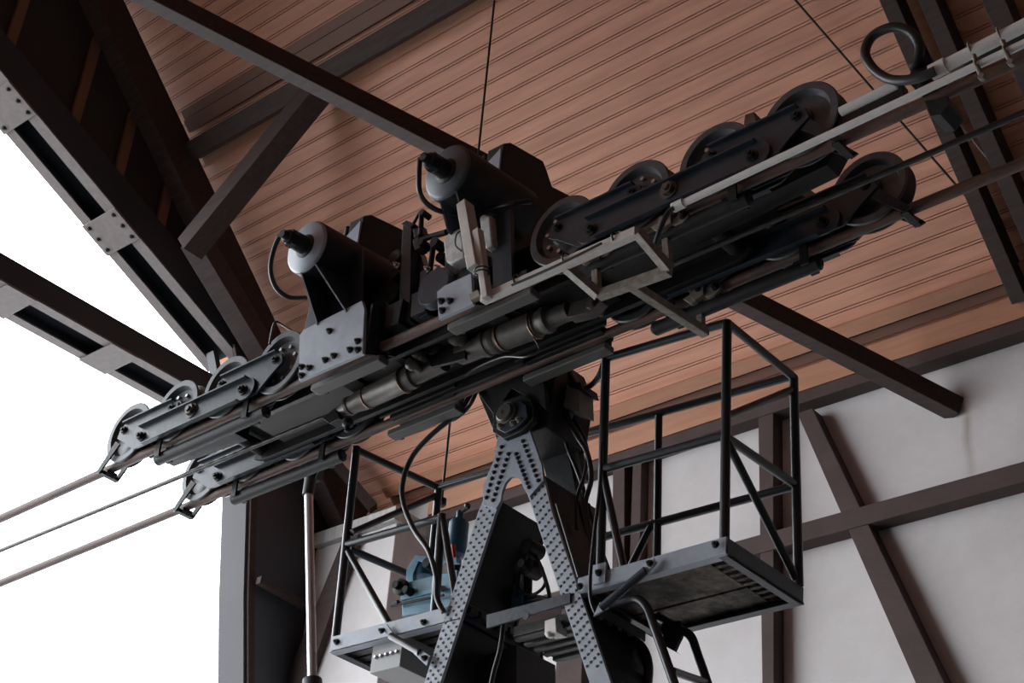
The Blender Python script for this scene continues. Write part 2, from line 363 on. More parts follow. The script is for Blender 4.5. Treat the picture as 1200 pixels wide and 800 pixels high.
# sloping girder: two channels laced by batten plates
d_ = Vector((0, 1, GS)).normalized(); n_g = Vector((0, -GS, 1)).normalized()
for sgn in (1, -1):
    def G(y, off, x): q = V(x, y, archz(y))+n_g*off; return V(q.x, RIDGE+sgn*(q.y-RIDGE), q.z)
    ya, yb = (4.0, 7.3)
    for xa, xb in ((XO, XO+.11), (XI-.12, XI)):
        mb = MB(); mb.prism([G(ya, 0, xa), G(yb, 0, xa), G(yb, .015, xa), G(ya, .015, xa)], (xb-xa, 0, 0)); T(mb, 'steelb', 0)
    mb = MB()
    for xa, xb, o0, o1 in ((XO, XO+.015, .015, .32), (XI-.015, XI, .015, .32), (XO+.015, XI-.015, .15, .165)):
        mb.prism([G(ya, o0, xa), G(yb, o0, xa), G(yb, o1, xa), G(ya, o1, xa)], (xb-xa, 0, 0))
    T(mb, 'steelw', 0)
def batten(px, py, lab):
    p = PX(px, py, (XI+XO)/2); c = V((XI+XO)/2, p.y, archz(p.y))
    t = thing('batten_plate', lab, 'plate', c, 'batten plates on the sloping girder')
    mb = MB(); mb.beam(c-d_*.17-n_g*.008, c+d_*.17-n_g*.008, XI-XO+.02, .014, n_g); mb.build('plate', 'steelb', t, .003)
    for sx in (-.17, .17):
        for q in (-.12, 0, .12): mb = MB(); mb.bolt(c+V(sx, 0, 0)+d_*q-n_g*.015, -n_g, .016, .014); mb.build('bolt', 'rivet', t)
batten(133, 262, 'grey batten plate with peeling paint under the sloping girder, whole in view')
batten(10, 122, 'batten plate cut off by the left edge of the photo, bolted under the sloping girder')
# column below the girder: pale reveal and dark inner face, leaning inwards towards the top
colp = ARCH[2:]; XC = -10.42
mb = MB()
for (y0, z0), (y1, z1) in zip(colp, colp[1:]):
    if z0 > 7: T(MB().prism([V(XC, y0, z0), V(XC, y1, z1), V(XC, y1+.06, z1), V(XC, y0+.06, z0)], (.10, 0, 0)), 'steelw', 0); continue
    mb.prism([V(XC, y0, z0), V(XC, y1, z1), V(XC, y1+.06, z1), V(XC, y0+.06, z0)], (XI-XC, 0, 0))
T(mb, 'cast', 0)
mb = MB()
for (y0, z0), (y1, z1) in zip(colp, colp[1:]):
    mb.prism([V(XI-.015, y0+.03, z0), V(XI-.015, y1+.03, z1), V(XI-.015, y1+.10, z1), V(XI-.015, y0+.10, z0)], (.045, 0, 0))
T(mb, 'timber', 0)
mb = MB()
for (y0, z0), (y1, z1) in zip(colp, colp[1:]):
    mb.prism([V(XI-.01, y0+.08, z0), V(XI-.01, y1+.08, z1), V(XI-.01, y1+.75, z1), V(XI-.01, y0+.75, z0)], (.02, 0, 0))
T(mb, 'steelw', 0)
mb = MB(); mb.beam(V(-10.0, 7.85, 5.45), V(-10.0, 8.4, 5.42), .06, .07); T(mb, 'timber')
# horizontal girder over the opening
z0 = 6.885
for xa, xb in ((XO, XO+.10), (XI-.10, XI)):
    mb = MB(); mb.box((xa, .3, z0), (xb, 7.45, z0+.015)); T(mb, 'steelb', 0)
mb = MB(); mb.box((XI-.015, .3, z0+.015), (XI, 7.45, z0+.23)); mb.box((XO, .3, z0+.015), (XO+.015, 7.45, z0+.23)); mb.box((XO+.015, .3, z0+.12), (XI-.015, 7.45, z0+.135)); T(mb, 'steelw', 0)
for i, (px, py) in enumerate(((8, 348), (128, 418))):
    p = PX(px, py, (XI+XO)/2)
    t = thing('batten_plate', ('batten plate on the horizontal girder, cut off by the left edge of the photo', 'batten plate on the horizontal girder, halfway between the left edge and the wheels')[i], 'plate', V(-10.32, p.y, z0-.012), 'batten plates on the horizontal girder')
    mb = MB(); mb.box((XO-.01, p.y-.14, z0-.012), (XI+.01, p.y+.14, z0)); mb.build('plate', 'steelb', t, .003)
# --- knee braces and corner framing in the gable
def timber(a, b, w, h, m='timber'): mb = MB(); mb.beam(a, b, w, h); return T(mb, m)
timber(P(372, 108, 6.25), P(222, 292, 6.25), .20, .20)
timber(PX(228, 280, -9.7), PX(318, 430, -9.9), .2, .2)
timber(P(388, 536, 8.3), P(438, 596, 8.6), .10, .08); timber(P(368, 545, 8.3), P(430, 600, 8.9), .08, .07); timber(P(360, 560, 8.3), P(415, 606, 8.9), .07, .06); timber(P(395, 534, 8.3), P(320, 565, 8.3), .08, .07)
# --- corner pier with coping, standing in front of the wall
pc = P(465, 612, 8.5)
mb = MB(); mb.box((-10.09, 8.5, -1.7), (pc.x, YW, pc.z)); struct(mb.build('wall_pier', 'plaster', bevel=.01))
mb = MB(); mb.box((-10.08, 8.44, pc.z), (pc.x+.03, YW, pc.z+.13)); T(mb, 'cap')
mb = MB(); mb.prism([P(404, 625, 8.42), P(420, 625, 8.42), P(352, 820, 8.42), P(325, 820, 8.42)], (0, .07, 0)); T(mb, 'timber')
# --- tie beam from the back wall up over the carriage to the near roof slope
A = P(1122, 480, 9.02); D = ray(185, 0)*11.4; D = A+(D-A)*1.42
t = MB(); t.beam(A, D, .13, .145); tb = T(t, 'timberl' if 0 else 'timber')

# ================================================================== ROPES
def ptsX(x0, x1, Y, n=24, sag=0): return [V(x0+(x1-x0)*i/n, Y, rope(x0+(x1-x0)*i/n)) for i in range(n+1)]
for Y, lab in ((YN, 'thick rust-brown track rope nearest the camera, carrying the near row of wheels'), (YF, 'thick rust-brown track rope on the far side, carrying the far row of wheels')):
    mb = MB(); mb.tube(ptsX(-16, XR, Y), .026, 16)
    tag(mb.build('track_rope', 'rope'), lab, 'cable', 'track ropes')
def seg(a, b, step): n = int((b-a).length/step); return [a+(b-a)*(i/n) for i in range(n+1)]
ha, hb = P(388, 486, YH), P(690, 352, YH)
HL = V(-16, YH, ha.z-.06-(ha.x+16)*SL); q = P(1200, 132, YH); HR = hb+(q-hb)*((XR-hb.x)/(q.x-hb.x))
q2 = P(0, 645, YH); HL = ha+(q2-ha)*((-16-ha.x)/(q2.x-ha.x))
mb = MB(); mb.tube(seg(HL, ha, .02), .0145, 18, True, 6, .15, .22); tag(mb.build('haul_rope', 'haul', smooth=80), 'twisted wire haul rope running out into the white sky on the left', 'cable', 'haul ropes')
mb = MB(); mb.tube(seg(hb, HR, .02), .0145, 18, True, 6, .15, .22); tag(mb.build('haul_rope', 'haul', smooth=80), 'twisted wire haul rope crossing the big black wheel on the right', 'cable', 'haul ropes')

# ================================================================== WHEEL BOGIES
WX = (-.635, -.212, .212, .635)
def wheel(parent, x, solid=False):
    c = V(x, 0, .17)
    prof = [(-.045, .150), (-.045, .183), (-.040, .188), (-.034, .188), (-.024, .160), (-.012, .146), (.012, .146), (.024, .160), (.034, .188), (.040, .188), (.045, .183), (.045, .150),
            (.030, .143), (.014, .135), (.012, .075), (.020, .06), (.044, .055), (.048, .02), (-.048, .02), (-.044, .055), (-.020, .06), (-.012, .075), (-.014, .135), (-.030, .143)]
    mb = MB(); mb.lathe(c, (0, 1, 0), prof, 40, True)
    w = mb.build('wheel', 'steel', parent)
    if not solid:
        for s in (-1, 1):
            for i in range(8):
                a = 2*pi*(i+.3)/8; mb = MB(); mb.lathe(c+V(.100*cos(a), s*.012, .100*sin(a)), (0, s, 0), [(0, .011), (.016, .011)], 6); mb.build('bolt', 'chrome', w)
    mb = MB(); mb.rod(c-V(0, .075, 0), c+V(0, .075, 0), .018); mb.build('axle', 'paint2', w)
    return w
def bogie(label, group):
    root = thing('wheel_bogie', label, 'wheels', (0, 0, 0), group)
    for i, x in enumerate(WX): wheel(root, x, i == 0)
    for s in (-1, 1):                       # two rockers, each on one pivot
        mb = MB()
        cx = s*.4235
        for ys in (-1, 1):
            y = ys*.055
            pl = [V(cx-.27, y, .135), V(cx-.255, y, .195), V(cx-.20, y, .222), V(cx+.20, y, .222), V(cx+.255, y, .195), V(cx+.27, y, .135), V(cx+.20, y, .09), V(cx+.09, y, .005), V(cx-.09, y, .005), V(cx-.20, y, .09)]
            mb.prism(pl, (0, ys*.012, 0))
            mb.beam(V(cx-.22, y+ys*.017, .219), V(cx+.22, y+ys*.017, .219), .034, .010)
        r = mb.build('rocker', 'paint', root, .002)
        for dx in (-.2115, .2115):
            for ys in (-1, 1): mb = MB(); mb.bolt(V(cx+dx, ys*.067, .17), (0, ys, 0), .020, .016); mb.build('axle_nut', 'paint2', r)
        # rope scraper arm on the outer end only
        mb = MB()
        if s < 0:
            for ys in (-1, 1):
                y = ys*.058
                mb.prism([V(-.70, y, .12), V(-.655, y, .085), V(-.80, y, -.055), V(-.835, y, -.045)], (0, ys*.010, 0))
            mb.beam(V(-.80, -.06, -.045), V(-.80, .06, -.045), .03, .022)
            mb.lathe(V(-.79, -.035, -.035), (0, 1, 0), [(0, .02), (.07, .02)], 10)
            mb.build('scraper', 'paint2', r)
    mb = MB()
    for ys in (-1, 1):
        y = ys*.070
        def arc(cx, a0, a1): return [V(cx+.065*cos(radians(a)), y, .055+.065*sin(radians(a))) for a in range(a0, a1+1 if a1 > a0 else a1-1, 20 if a1 > a0 else -20)]
        pl = arc(-.445, 270, 90)+arc(.445, 90, -90) if 0 else arc(-.445, 270, 90)+arc(.445, 90, -90)
        mb.prism(pl, (0, ys*.012, 0))
        mb.beam(V(-.45, y+ys*.02, .119), V(.45, y+ys*.02, .119), .040, .010)
        mb.beam(V(-.40, y+ys*.016, -.006), V(.40, y+ys*.016, -.006), .032, .008)
    mb.build('equalizer_beam', 'paint', root, .002)
    for x, r, z in ((-.4235, .020, .05), (.4235, .020, .05), (0, .030, .072)):
        mb = MB()
        for ys in (-1, 1):
            mb.lathe(V(x, ys*.082, z), (0, ys, 0), [(0, r*1.5), (.006, r*1.5)], 20); mb.lathe(V(x, ys*.088, z), (0, ys, 0), [(0, r*1.1), (.02, r*1.1)], 6); mb.lathe(V(x, ys*.108, z), (0, ys, 0), [(0, r*.6), (.012, r*.55)], 12)
        mb.rod(V(x, -.08, z), V(x, .08, z), .016)
        mb.build('pivot_pin', 'greased' if r > .025 else 'paint2', root)
    mb = MB(); mb.lathe(V(-.36, 0, -.085), (1, 0, 0), [(0, .02), (.012, .034), (.90, .034), (.915, .02)], 16)
    mb.beam(V(-.25, 0, -.055), V(-.25, 0, -.04), .05, .03, (0, 1, 0))
    mb.build('guard_bar', 'paint2', root)
    for x in (-.3, .42):
        for ys in (-1, 1): mb = MB(); mb.box((x-.02, ys*.045-.006, -.10), (x+.02, ys*.045+.006, .02)); mb.build('guard_hanger', 'paint2', root)
    return root
tilt = -math.atan(SL)
B0 = bogie('four-wheel bogie on the near track rope, left end, pale grey against the white sky', 'wheel bogies of the carriage')
def place(b, X, Y, flip=False, label=None):
    b.location = (X, Y, rope(X))
    b.rotation_euler = (0, tilt, 0)
    if flip: b.rotation_euler = (0, -tilt, pi)
    if label: b['label'] = label
place(B0, -6.435, YN)
B1 = copy_tree(B0); place(B1, -3.255, YN, True, 'four-wheel bogie on the near track rope, right end, in front of the board ceiling')
B2 = copy_tree(B0); place(B2, -6.435, YF, False, 'four-wheel bogie on the far track rope, left end, below the near one')
B3 = copy_tree(B0); place(B3, -3.255, YF, True, 'black four-wheel bogie on the far track rope, right end, crossed by the haul rope')

# ================================================================== CARRIAGE FRAME
fr = thing('carriage_frame', 'black steel frame joining the four wheel bogies above the track ropes', 'frame', (-4.845, YH, rope(-4.845)+.1))
def hz(X, h): return rope(X)+h
def xprism(mb, pts, Y, th): return mb.prism([V(x, Y, hz(x, h)) for x, h in pts], (0, th, 0))
mb = MB(); xprism(mb, [(-6.55, .14), (-6.2, .09), (-5.9, .08), (-3.8, .08), (-3.3, .08), (-3.0, .14), (-3.1, .26), (-3.7, .33), (-6.0, .33), (-6.45, .26)], YH-.165, .33); mb.build('box_girder', 'paint2', fr, .006)
mb = MB(); xprism(mb, [(-6.25, .055), (-5.05, .055), (-5.05, .08), (-6.25, .08)], YN+.055, YF-YN-.11); mb.build('bottom_plate', 'boxdk', fr, .003)
for X in (-6.435, -3.255):
    mb = MB(); mb.rod(V(X, YN-.05, hz(X, .072)), V(X, YF+.05, hz(X, .072)), .04); mb.build('pivot_shaft', 'paint2', fr)
for Y in (YN+.10, YF-.13):
    mb = MB(); xprism(mb, [(-6.5, .03), (-6.42, .0), (-3.25, .0), (-3.17, .03), (-3.2, .14), (-5.6, .24), (-4.1, .24), (-6.4, .14)][:5]+[(-4.1, .24), (-5.6, .24), (-6.42, .14)], Y, .03); mb.build('side_plate', 'paint2', fr, .003)
mb = MB(); xprism(mb, [(-3.35, .02), (-2.62, .06), (-2.55, .16), (-3.35, .22)], YH-.12, .10); mb.build('end_beam', 'paint2', fr, .004)
mb = MB(); xprism(mb, [(-7.0, .06), (-6.35, .02), (-6.35, .22), (-7.05, .16)], YH-.12, .10); mb.build('end_beam', 'paint2', fr, .004)
mb = MB(); xprism(mb, [(-5.15, .05), (-3.9, .05), (-3.9, .07), (-5.15, .07)], YH-.20, YF-YH+.14); mb.build('bottom_plate', 'paint2', fr, .002)
mb = MB(); xprism(mb, [(-5.08, -.03), (-4.55, -.03), (-4.5, .26), (-5.1, .26)], YF-.075, .02); mb.build('side_plate', 'paint2', fr, .002)
# lugs and links around the coupling
for X, h, R_ in ((-5.02, -.02, .035), (-4.72, .03, .05), (-4.98, .02, .03)):
    mb = MB(); mb.lathe(V(X, YH-.13, hz(X, h)), (0, 1, 0), [(0, R_*.6), (.012, R_), (.04, R_), (.05, R_*.7), (.09, R_*.7)], 18); mb.build('lug', 'greased', fr)
# saddle blocks over the rope near the middle
for X in (-4.80, -4.62, -4.98):
    mb = MB(); xprism(mb, [(X-.05, .08), (X+.05, .08), (X+.06, .22), (X-.06, .22)], YN-.03, .62); mb.build('cross_member', 'paint2', fr, .004)

# ================================================================== SPRING BRAKE UNITS
def brake(i, cpx, platepx, gpx, tribx, label):
    c = P(*cpx, 4.2); ax = Vector((0, 1, .10)).normalized()
    t = thing('rail_brake', label, 'brake', V(c.x, 4.5, rope(c.x)), 'spring brakes on the carriage')
    mb = MB(); mb.pp(platepx, 4.375, .020); pl = mb.build('mounting_plate', 'grey', t, .002)
    R = .150
    mb = MB(); mb.lathe(c, ax, [(0, R-.012), (.012, R), (.52, R), (.53, R-.02)], 48); cy = mb.build('cylinder', 'paint2', t)
    mb = MB(); mb.lathe(c-ax*.006, ax, [(0, R-.03), (.007, R-.022), (.012, R-.02)], 48); mb.lathe(c-ax*.008, ax, [(0, R-.018), (.01, R-.006), (.02, R-.002)], 48); mb.build('end_cap', 'grey' if i == 1 else 'cap_shaded', cy)
    mb = MB(); mb.lathe(c, -ax, [(0, .070), (.012, .066), (.02, .050), (.085, .048), (.09, .040), (.135, .038), (.14, .026), (.17, .022)], 20)
    e = c-ax*.16; mb.lathe(e+V(-.035, 0, .0), (1, 0, 0), [(0, .014), (.05, .014)], 6); mb.lathe(c-ax*.088, -ax, [(0, .050), (.03, .050)], 6)
    mb.build('port_fitting', 'paint2', t)
    return t, c, ax, e
bp1 = [(350, 446), (351, 392), (356, 386), (424, 352), (427, 362), (425, 414)]
t1, c1, ax1, e1 = brake(1, (359, 289), bp1, None, None, 'left hydraulic brake with fat cylinder and pale bolted plate above the near rope')
bp2 = [(514, 374), (512, 342), (520, 335), (552, 320), (554, 356)]
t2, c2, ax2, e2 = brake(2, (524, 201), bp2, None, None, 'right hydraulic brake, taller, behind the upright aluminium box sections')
def gussets(t, c, R, edges, name='gusset'):
    for (xa, ya), (xb, yb) in edges:                        # edge runs from under the cylinder's rim down to the plate
        a = P(xa, ya, c.y+.012); b = P(xb, yb, 4.372)
        mb = MB(); mb.prism([a, b, V(b.x, b.y+.25, b.z), V(a.x, c.y+.30, a.z+.03)], (.010, 0, 0)); mb.build(name, 'paint', t)
gussets(t1, c1, .15, [((351, 317), (371, 381)), ((368, 309), (405, 366))])
gussets(t2, c2, .15, [((514, 232), (524, 272)), ((533, 224), (546, 268))])
def front_panel(t, px, Y, th, m='paint'):
    mb = MB(); mb.pp(px, Y, th); return mb.build('front_panel', m, t, .002)
front_panel(t1, [(355, 392), (366, 345), (384, 335), (424, 290), (424, 357)], 4.42, .015)
front_panel(t2, [(521, 300), (528, 270), (556, 258), (600, 250), (600, 300), (556, 322), (522, 336)], 4.47, .015)
front_panel(t2, [(575, 255), (598, 245), (600, 330), (578, 340)], 4.42, .02)
# upright housing block behind each cylinder
def housing(t, xr, tp):
    x1 = P(*xr, 4.55).x; x0 = x1-.11; zt = tp
    zb = rope(x1)+.03
    mb = MB(); mb.prism([V(x0, 4.55, zb), V(x0, 4.98, zb), V(x0, 4.98, zt-.12), V(x0, 4.90, zt+.0), V(x0, 4.86, zt+.05), V(x0, 4.60, zt), V(x0, 4.55, zt-.04)], (x1-x0, 0, 0)); mb.build('housing', 'paint2', t, .006)
    mb = MB(); mb.prism([V(x0-.06, 4.535, zt-.19), V(x1-.005, 4.535, zt-.27), V(x1-.005, 4.535, zt-.08)], (0, .012, 0)); mb.build('corner_gusset', 'grey', t)
    for q in (-.03, .03):
        mb = MB(); mb.rod(V(x0+q, 4.57, zt-.25), V(x0+q, 4.57, zt-.05), .018); mb.build('spring', 'paint2', t)
housing(t1, (421, 290), P(412, 259, 4.58).z)
housing(t2, (586, 215), P(572, 176, 4.58).z)
def bolts(t, px, Y, r=.014, name='bolt', m='paint2'):
    for x, y in px:
        mb = MB(); mb.bolt(P(x, y, Y), (0, -1, 0), r, .016); mb.build(name, m, t)
bolts(t1, [(354, 430), (363, 431), (354, 440), (382, 422), (392, 417), (411, 410), (420, 400), (420, 410), (387, 388)], 4.375)
bolts(t2, [(518, 353), (528, 353), (519, 364)], 4.375)
# end rib and lower jaw pieces
for t, c, xr in ((t1, c1, (425, 413)), (t2, c2, (554, 354))):
    p = P(*xr, 4.375)
    mb = MB(); mb.prism([V(p.x-.012, 4.395, p.z), V(p.x-.012, 4.395, p.z+.30), V(p.x-.012, 5.0, p.z+.42), V(p.x-.012, 5.0, p.z+.22), V(p.x-.012, 4.56, p.z+.08)], (.012, 0, 0)); mb.build('end_rib', 'paint2', t)
for t, xa, xb in ((t1, -5.52, -5.03), (t2, -4.58, -4.06)):
    for Y in (YN, YF):
        mb = MB(); xprism(mb, [(xa, -.105), (xb, -.105), (xb, -.068), (xa, -.068)], Y-.035, .07); mb.build('jaw_bar', 'boxdk', t, .008)
        mb = MB(); xprism(mb, [(xa+.02, -.015), (xb-.02, -.015), (xb-.02, .03), (xa+.02, .03)], Y-.05, .10); mb.build('brake_shoe', 'paint2', t, .004)
        if Y == YF:
            mb = MB(); xprism(mb, [(xa-.02, -.01), (xb+.03, -.01), (xb+.03, .26), (xa-.02, .26)], YF-.085, .015); mb.build('inner_plate', 'paint2', t, .003)
            for f, h in ((.06, .06), (.06, .15), (.2, .09), (.5, .12), (.72, .12), (.9, .15), (.9, .06)):
                X = xa+(xb-xa)*f; mb = MB(); mb.bolt(V(X, YF-.085, hz(X, h)), (0, -1, 0), .014, .014); mb.build('bolt', 'paint2', t)
        mb = MB()
        for X in (xa+.04, xb-.04): mb.prism([V(X-.012, Y+.035, hz(X, -.10)), V(X+.012, Y+.035, hz(X, -.10)), V(X+.012, Y+.035, hz(X, .06)), V(X-.012, Y+.035, hz(X, .06))], (0, .012, 0))
        mb.build('jaw_link', 'paint2', t)
# hoses of the two cylinders
def hose(name, pts, r, label, cat='hose', group=None, m='hose', n=8, seg_=10):
    mb = MB(); mb.tube(bez(pts, n), r, seg_); return tag(mb.build(name, m), label, cat, group)
h = MB(); h.tube(bez([e1+V(-.03, 0, 0), P(321, 292, 4.06), P(317, 315, 4.10), P(323, 336, 4.18), P(338, 348, 4.28), P(358, 349, 4.42)], 8), .013, 10); tag(h.build('brake_hose', 'hose'), 'curved rubber hose from the left brake cylinder, in front of the gable', 'hose', 'brake hoses')
h = MB(); h.tube(bez([e2+V(-.03, 0, 0), P(491, 205, 4.06), P(492, 225, 4.10), P(501, 239, 4.18), P(518, 248, 4.28), P(545, 252, 4.40)], 8), .013, 10); tag(h.build('brake_hose', 'hose'), 'curved rubber hose from the right brake cylinder, in front of the board ceiling', 'hose', 'brake hoses')

# ================================================================== MIDDLE LINKAGE
t = thing('catch_linkage', 'tangle of small black levers standing between the two brake cylinders', 'linkage', P(485, 380, 4.55))
mb = MB(); mb.pp([(472, 262), (482, 262), (480, 375), (466, 380)], 4.50, .08); mb.build('upright', 'paint', t, .003)
mb = MB(); mb.pp([(470, 262), (476, 258), (486, 262), (480, 266)], 4.48, .12); mb.build('cap_plate', 'paint2', t, .002)
mb = MB(); mb.pp([(482, 286), (492, 295), (506, 345), (500, 385), (468, 396), (470, 330)], 4.56, .05); mb.build('side_plate', 'paint', t, .003)
mb = MB(); mb.pp([(484, 268), (493, 263), (494, 273), (485, 279)], 4.50, .05); mb.pp([(483, 281), (490, 276), (492, 290), (486, 293)], 4.50, .06); mb.build('clevis', 'paint', t, .003)
mb = MB(); mb.rod(P(483, 265, 4.5), P(492, 249, 4.5), .008); mb.rod(P(494, 248, 4.5), P(493, 276, 4.5), .014); mb.lathe(P(494, 248, 4.47), (0, 1, 0), [(0, .018), (.06, .018)], 12); mb.build('lever', 'paint2', t)
mb = MB(); mb.rod(P(488, 282, 4.52), P(523, 272, 4.52), .016); mb.rod(P(509, 280, 4.52), P(504, 316, 4.52), .015); mb.lathe(P(508, 283, 4.48), (0, 1, 0), [(0, .028), (.07, .028)], 12); mb.lathe(P(492, 283, 4.48), (0, 1, 0), [(0, .022), (.07, .022)], 12); mb.build('link_rod', 'paint2', t)
for (x, y) in ((502, 316), (514, 314), (466, 311)): mb = MB(); mb.bolt(P(x, y, 4.46), (0, -1, 0), .012, .02); mb.build('nut', 'chrome', t)
mb = MB(); mb.lathe(P(507, 335, 4.42), (0, 1, 0), [(0, .10), (.012, .11), (.05, .11), (.06, .10)], 24); mb.build('guide_roller', 'paint', t)
mb = MB(); mb.beam(P(499, 318, 4.5), P(499, 372, 4.5), .05, .035, (0, 1, 0)); mb.build('strut', 'paint', t, .003)
mb = MB(); mb.pp([(430, 330), (470, 315), (510, 355), (512, 385), (425, 415), (425, 370)], 4.62, .30); mb.build('gear_case', 'paint2', t, .01)
for x, y, r in ((462, 300, .04), (461, 320, .03), (505, 330, .03), (496, 375, .03), (458, 345, .05), (515, 300, .03)): mb = MB(); mb.lathe(P(x, y, 4.58), (0, 1, 0), [(0, r), (.12, r)], 14); mb.build('boss', 'paint2', t)
# orange cap in the recess
mb = MB(); mb.lathe(P(552, 334, 4.44), (0, -1, 0), [(0, .022), (.012, .022), (.018, .014)], 18); tag(mb.build('marker_cap', 'orange'), 'small round orange cap in the dark recess beside the aluminium upright', 'cap')
mb = MB(); mb.pp([(549, 344), (560, 339), (562, 346), (551, 352)], 4.36, .03); tag(mb.build('stop_block', 'galv', bevel=.003), 'short pale metal block just below the small orange cap', 'block')

# ================================================================== ROPE SOCKETS
def socket_(a, b, prof, name, label):
    a = Vector(a); b = Vector(b); L = (b-a).length; ax = (b-a)/L
    t = thing(name, label, 'cable end', (a+b)/2, 'haul rope sockets')
    mb = MB(); mb.lathe(a, ax, [(f*L, r) for f, r in prof], 28); mb.build('barrel', 'greased', t, smooth=30)
    return t, a, ax, L
s1, a, ax, L = socket_(P(392, 484, YH), P(520, 424, YH), [(0, .022), (.04, .026), (.13, .048), (.14, .053), (.16, .053), (.17, .048), (.2, .050), (.28, .058), (.62, .062), (.63, .066), (.66, .066), (.67, .058), (.69, .058), (.70, .064), (.74, .064), (.75, .050), (1, .050)], 'rope_socket', 'greasy steel haul rope socket left of centre, between the two track ropes')
for f, r in ((.32, .059), (.655, .067)): mb = MB(); mb.torus(a+ax*(L*f), ax, r, .005); mb.build('copper_ring', 'brass', s1)
s2, a, ax, L = socket_(P(540, 415, YH), P(668, 364, YH), [(0, .055), (.22, .058), (.23, .068), (.27, .068), (.28, .062), (.31, .062), (.32, .070), (.36, .070), (.37, .066), (.72, .070), (.73, .062), (.76, .062), (.78, .068), (.82, .068), (.84, .05), (1, .046)], 'rope_socket', 'greasy steel haul rope socket right of centre, the thicker one, behind the far rope')
for f, r in ((.40, .069), (.70, .071)): mb = MB(); mb.torus(a+ax*(L*f), ax, r, .005); mb.build('copper_ring', 'brass', s2)
mb = MB(); q = P(520, 410, YH)
mb.lathe(q-V(0, .09, 0), (0, 1, 0), [(0, .03), (.01, .06), (.03, .06), (.035, .045), (.14, .045), (.15, .06), (.17, .06), (.18, .03)], 18)
mb.prism([P(505, 430, YH-.05), P(498, 410, YH-.05), P(515, 392, YH-.05), P(545, 385, YH-.05), P(545, 420, YH-.05)], (0, .02, 0)); mb.prism([P(505, 430, YH+.04), P(498, 410, YH+.04), P(515, 392, YH+.04), P(545, 385, YH+.04), P(545, 420, YH+.04)], (0, .02, 0))
tag(mb.build('coupling_pin', 'paint2', bevel=.003), 'greased pin and fork coupling between the two rope sockets', 'coupling')
mb = MB(); mb.pp([(665, 372), (668, 355), (700, 345), (704, 352), (690, 366)], YH-.03, .06); mb.lathe(P(690, 356, YH-.05), (0, 1, 0), [(0, .02), (.10, .02)], 10); tag(mb.build('rope_fork', 'greased', bevel=.003), 'small fork holding the right haul rope to its socket', 'coupling')
mb = MB(); mb.pp([(378, 490), (392, 478), (398, 490), (386, 496)], YH-.03, .06); mb.lathe(P(408, 492, YH-.02), (0, 0, -1), [(0, .03), (.03, .03), (.04, .015), (.07, .012)], 12); tag(mb.build('rope_clamp', 'paint2', bevel=.003), 'black clamp where the left haul rope enters its socket', 'clamp')
hose('grease_line', [P(625, 395, YH), P(632, 410, YH-.02), P(615, 418, YH-.05), P(590, 418, YH-.02), P(560, 430, YH), P(545, 440, YH)], .005, 'thin grey looped tube hanging below the right rope socket', 'tube', m='greased')

# ================================================================== HANGER (A-frame)
HG = thing('cabin_hanger', 'riveted A-shaped steel hanger below the carriage, holding both work platforms', 'hanger', P(600, 640, YP))
DEP = .36
def legmesh(outer, inner, name):
    # strip (front flange) given by two polylines; web box behind it
    poly = outer+inner[::-1]
    mb = MB(); mb.pp(poly, YP, .018)
    return mb
# leg outlines carried on below the frame
LO = [(566, 586), (560, 600), (497, 800), (434, 1000)]; LI = [(587, 586), (581, 600), (516, 800), (451, 1000)]
RI = [(613, 562), (625, 600), (691, 800), (757, 1000)]; RO = [(636, 555), (647, 600), (716, 800), (785, 1000)]
for nm, O, I, lab in (('leg', LO, LI, 'left'), ('leg', RI, RO, 'right')):
    mb = MB(); mb.pp(O+I[::-1], YP, .018); lg = mb.build('leg', 'grey', HG, .002)
    a = [P(x, y, YP+.018) for x, y in O]; b = [P(x, y, YP+.018) for x, y in I]
    mb = MB()
    for side, ins in ((a, 1), (b, -1)):
        q = [p+V(ins*.006, 0, 0) for p in side]
        for i in range(len(q)-1):
            mb.prism([q[i], q[i+1], q[i+1]+V(ins*.012, 0, 0), q[i]+V(ins*.012, 0, 0)], (0, DEP, 0))
    mb.build('web', 'paint2', lg)
    mb = MB(); aa = [p+V(0, DEP, 0) for p in a]; bb = [p+V(0, DEP, 0) for p in b]
    mb.prism(aa+bb[::-1], (0, .015, 0)); mb.build('rear_flange', 'paint2', lg)
    # four staggered rows of rivets
    mb = MB()
    rows = 46
    for i in range(rows):
        y = O[0][1]+8+i*(215/rows)*1.0
        if y > 812: break
        def xat(L, y):
            for (x0, y0), (x1, y1) in zip(L, L[1:]):
                if y0 <= y <= y1: return x0+(x1-x0)*(y-y0)/(y1-y0)
            return L[-1][0]
        xo, xi = xat(O, y), xat(I, y)
        fr_ = (.14, .62) if i % 2 else (.38, .86)
        for f in fr_:
            mb.lathe(P(xo+(xi-xo)*f, y, YP), (0, -1, 0), [(0, .0075), (.004, .006)], 6)
    r = mb.build('rivets', 'rivet', lg); r['kind'] = 'stuff'
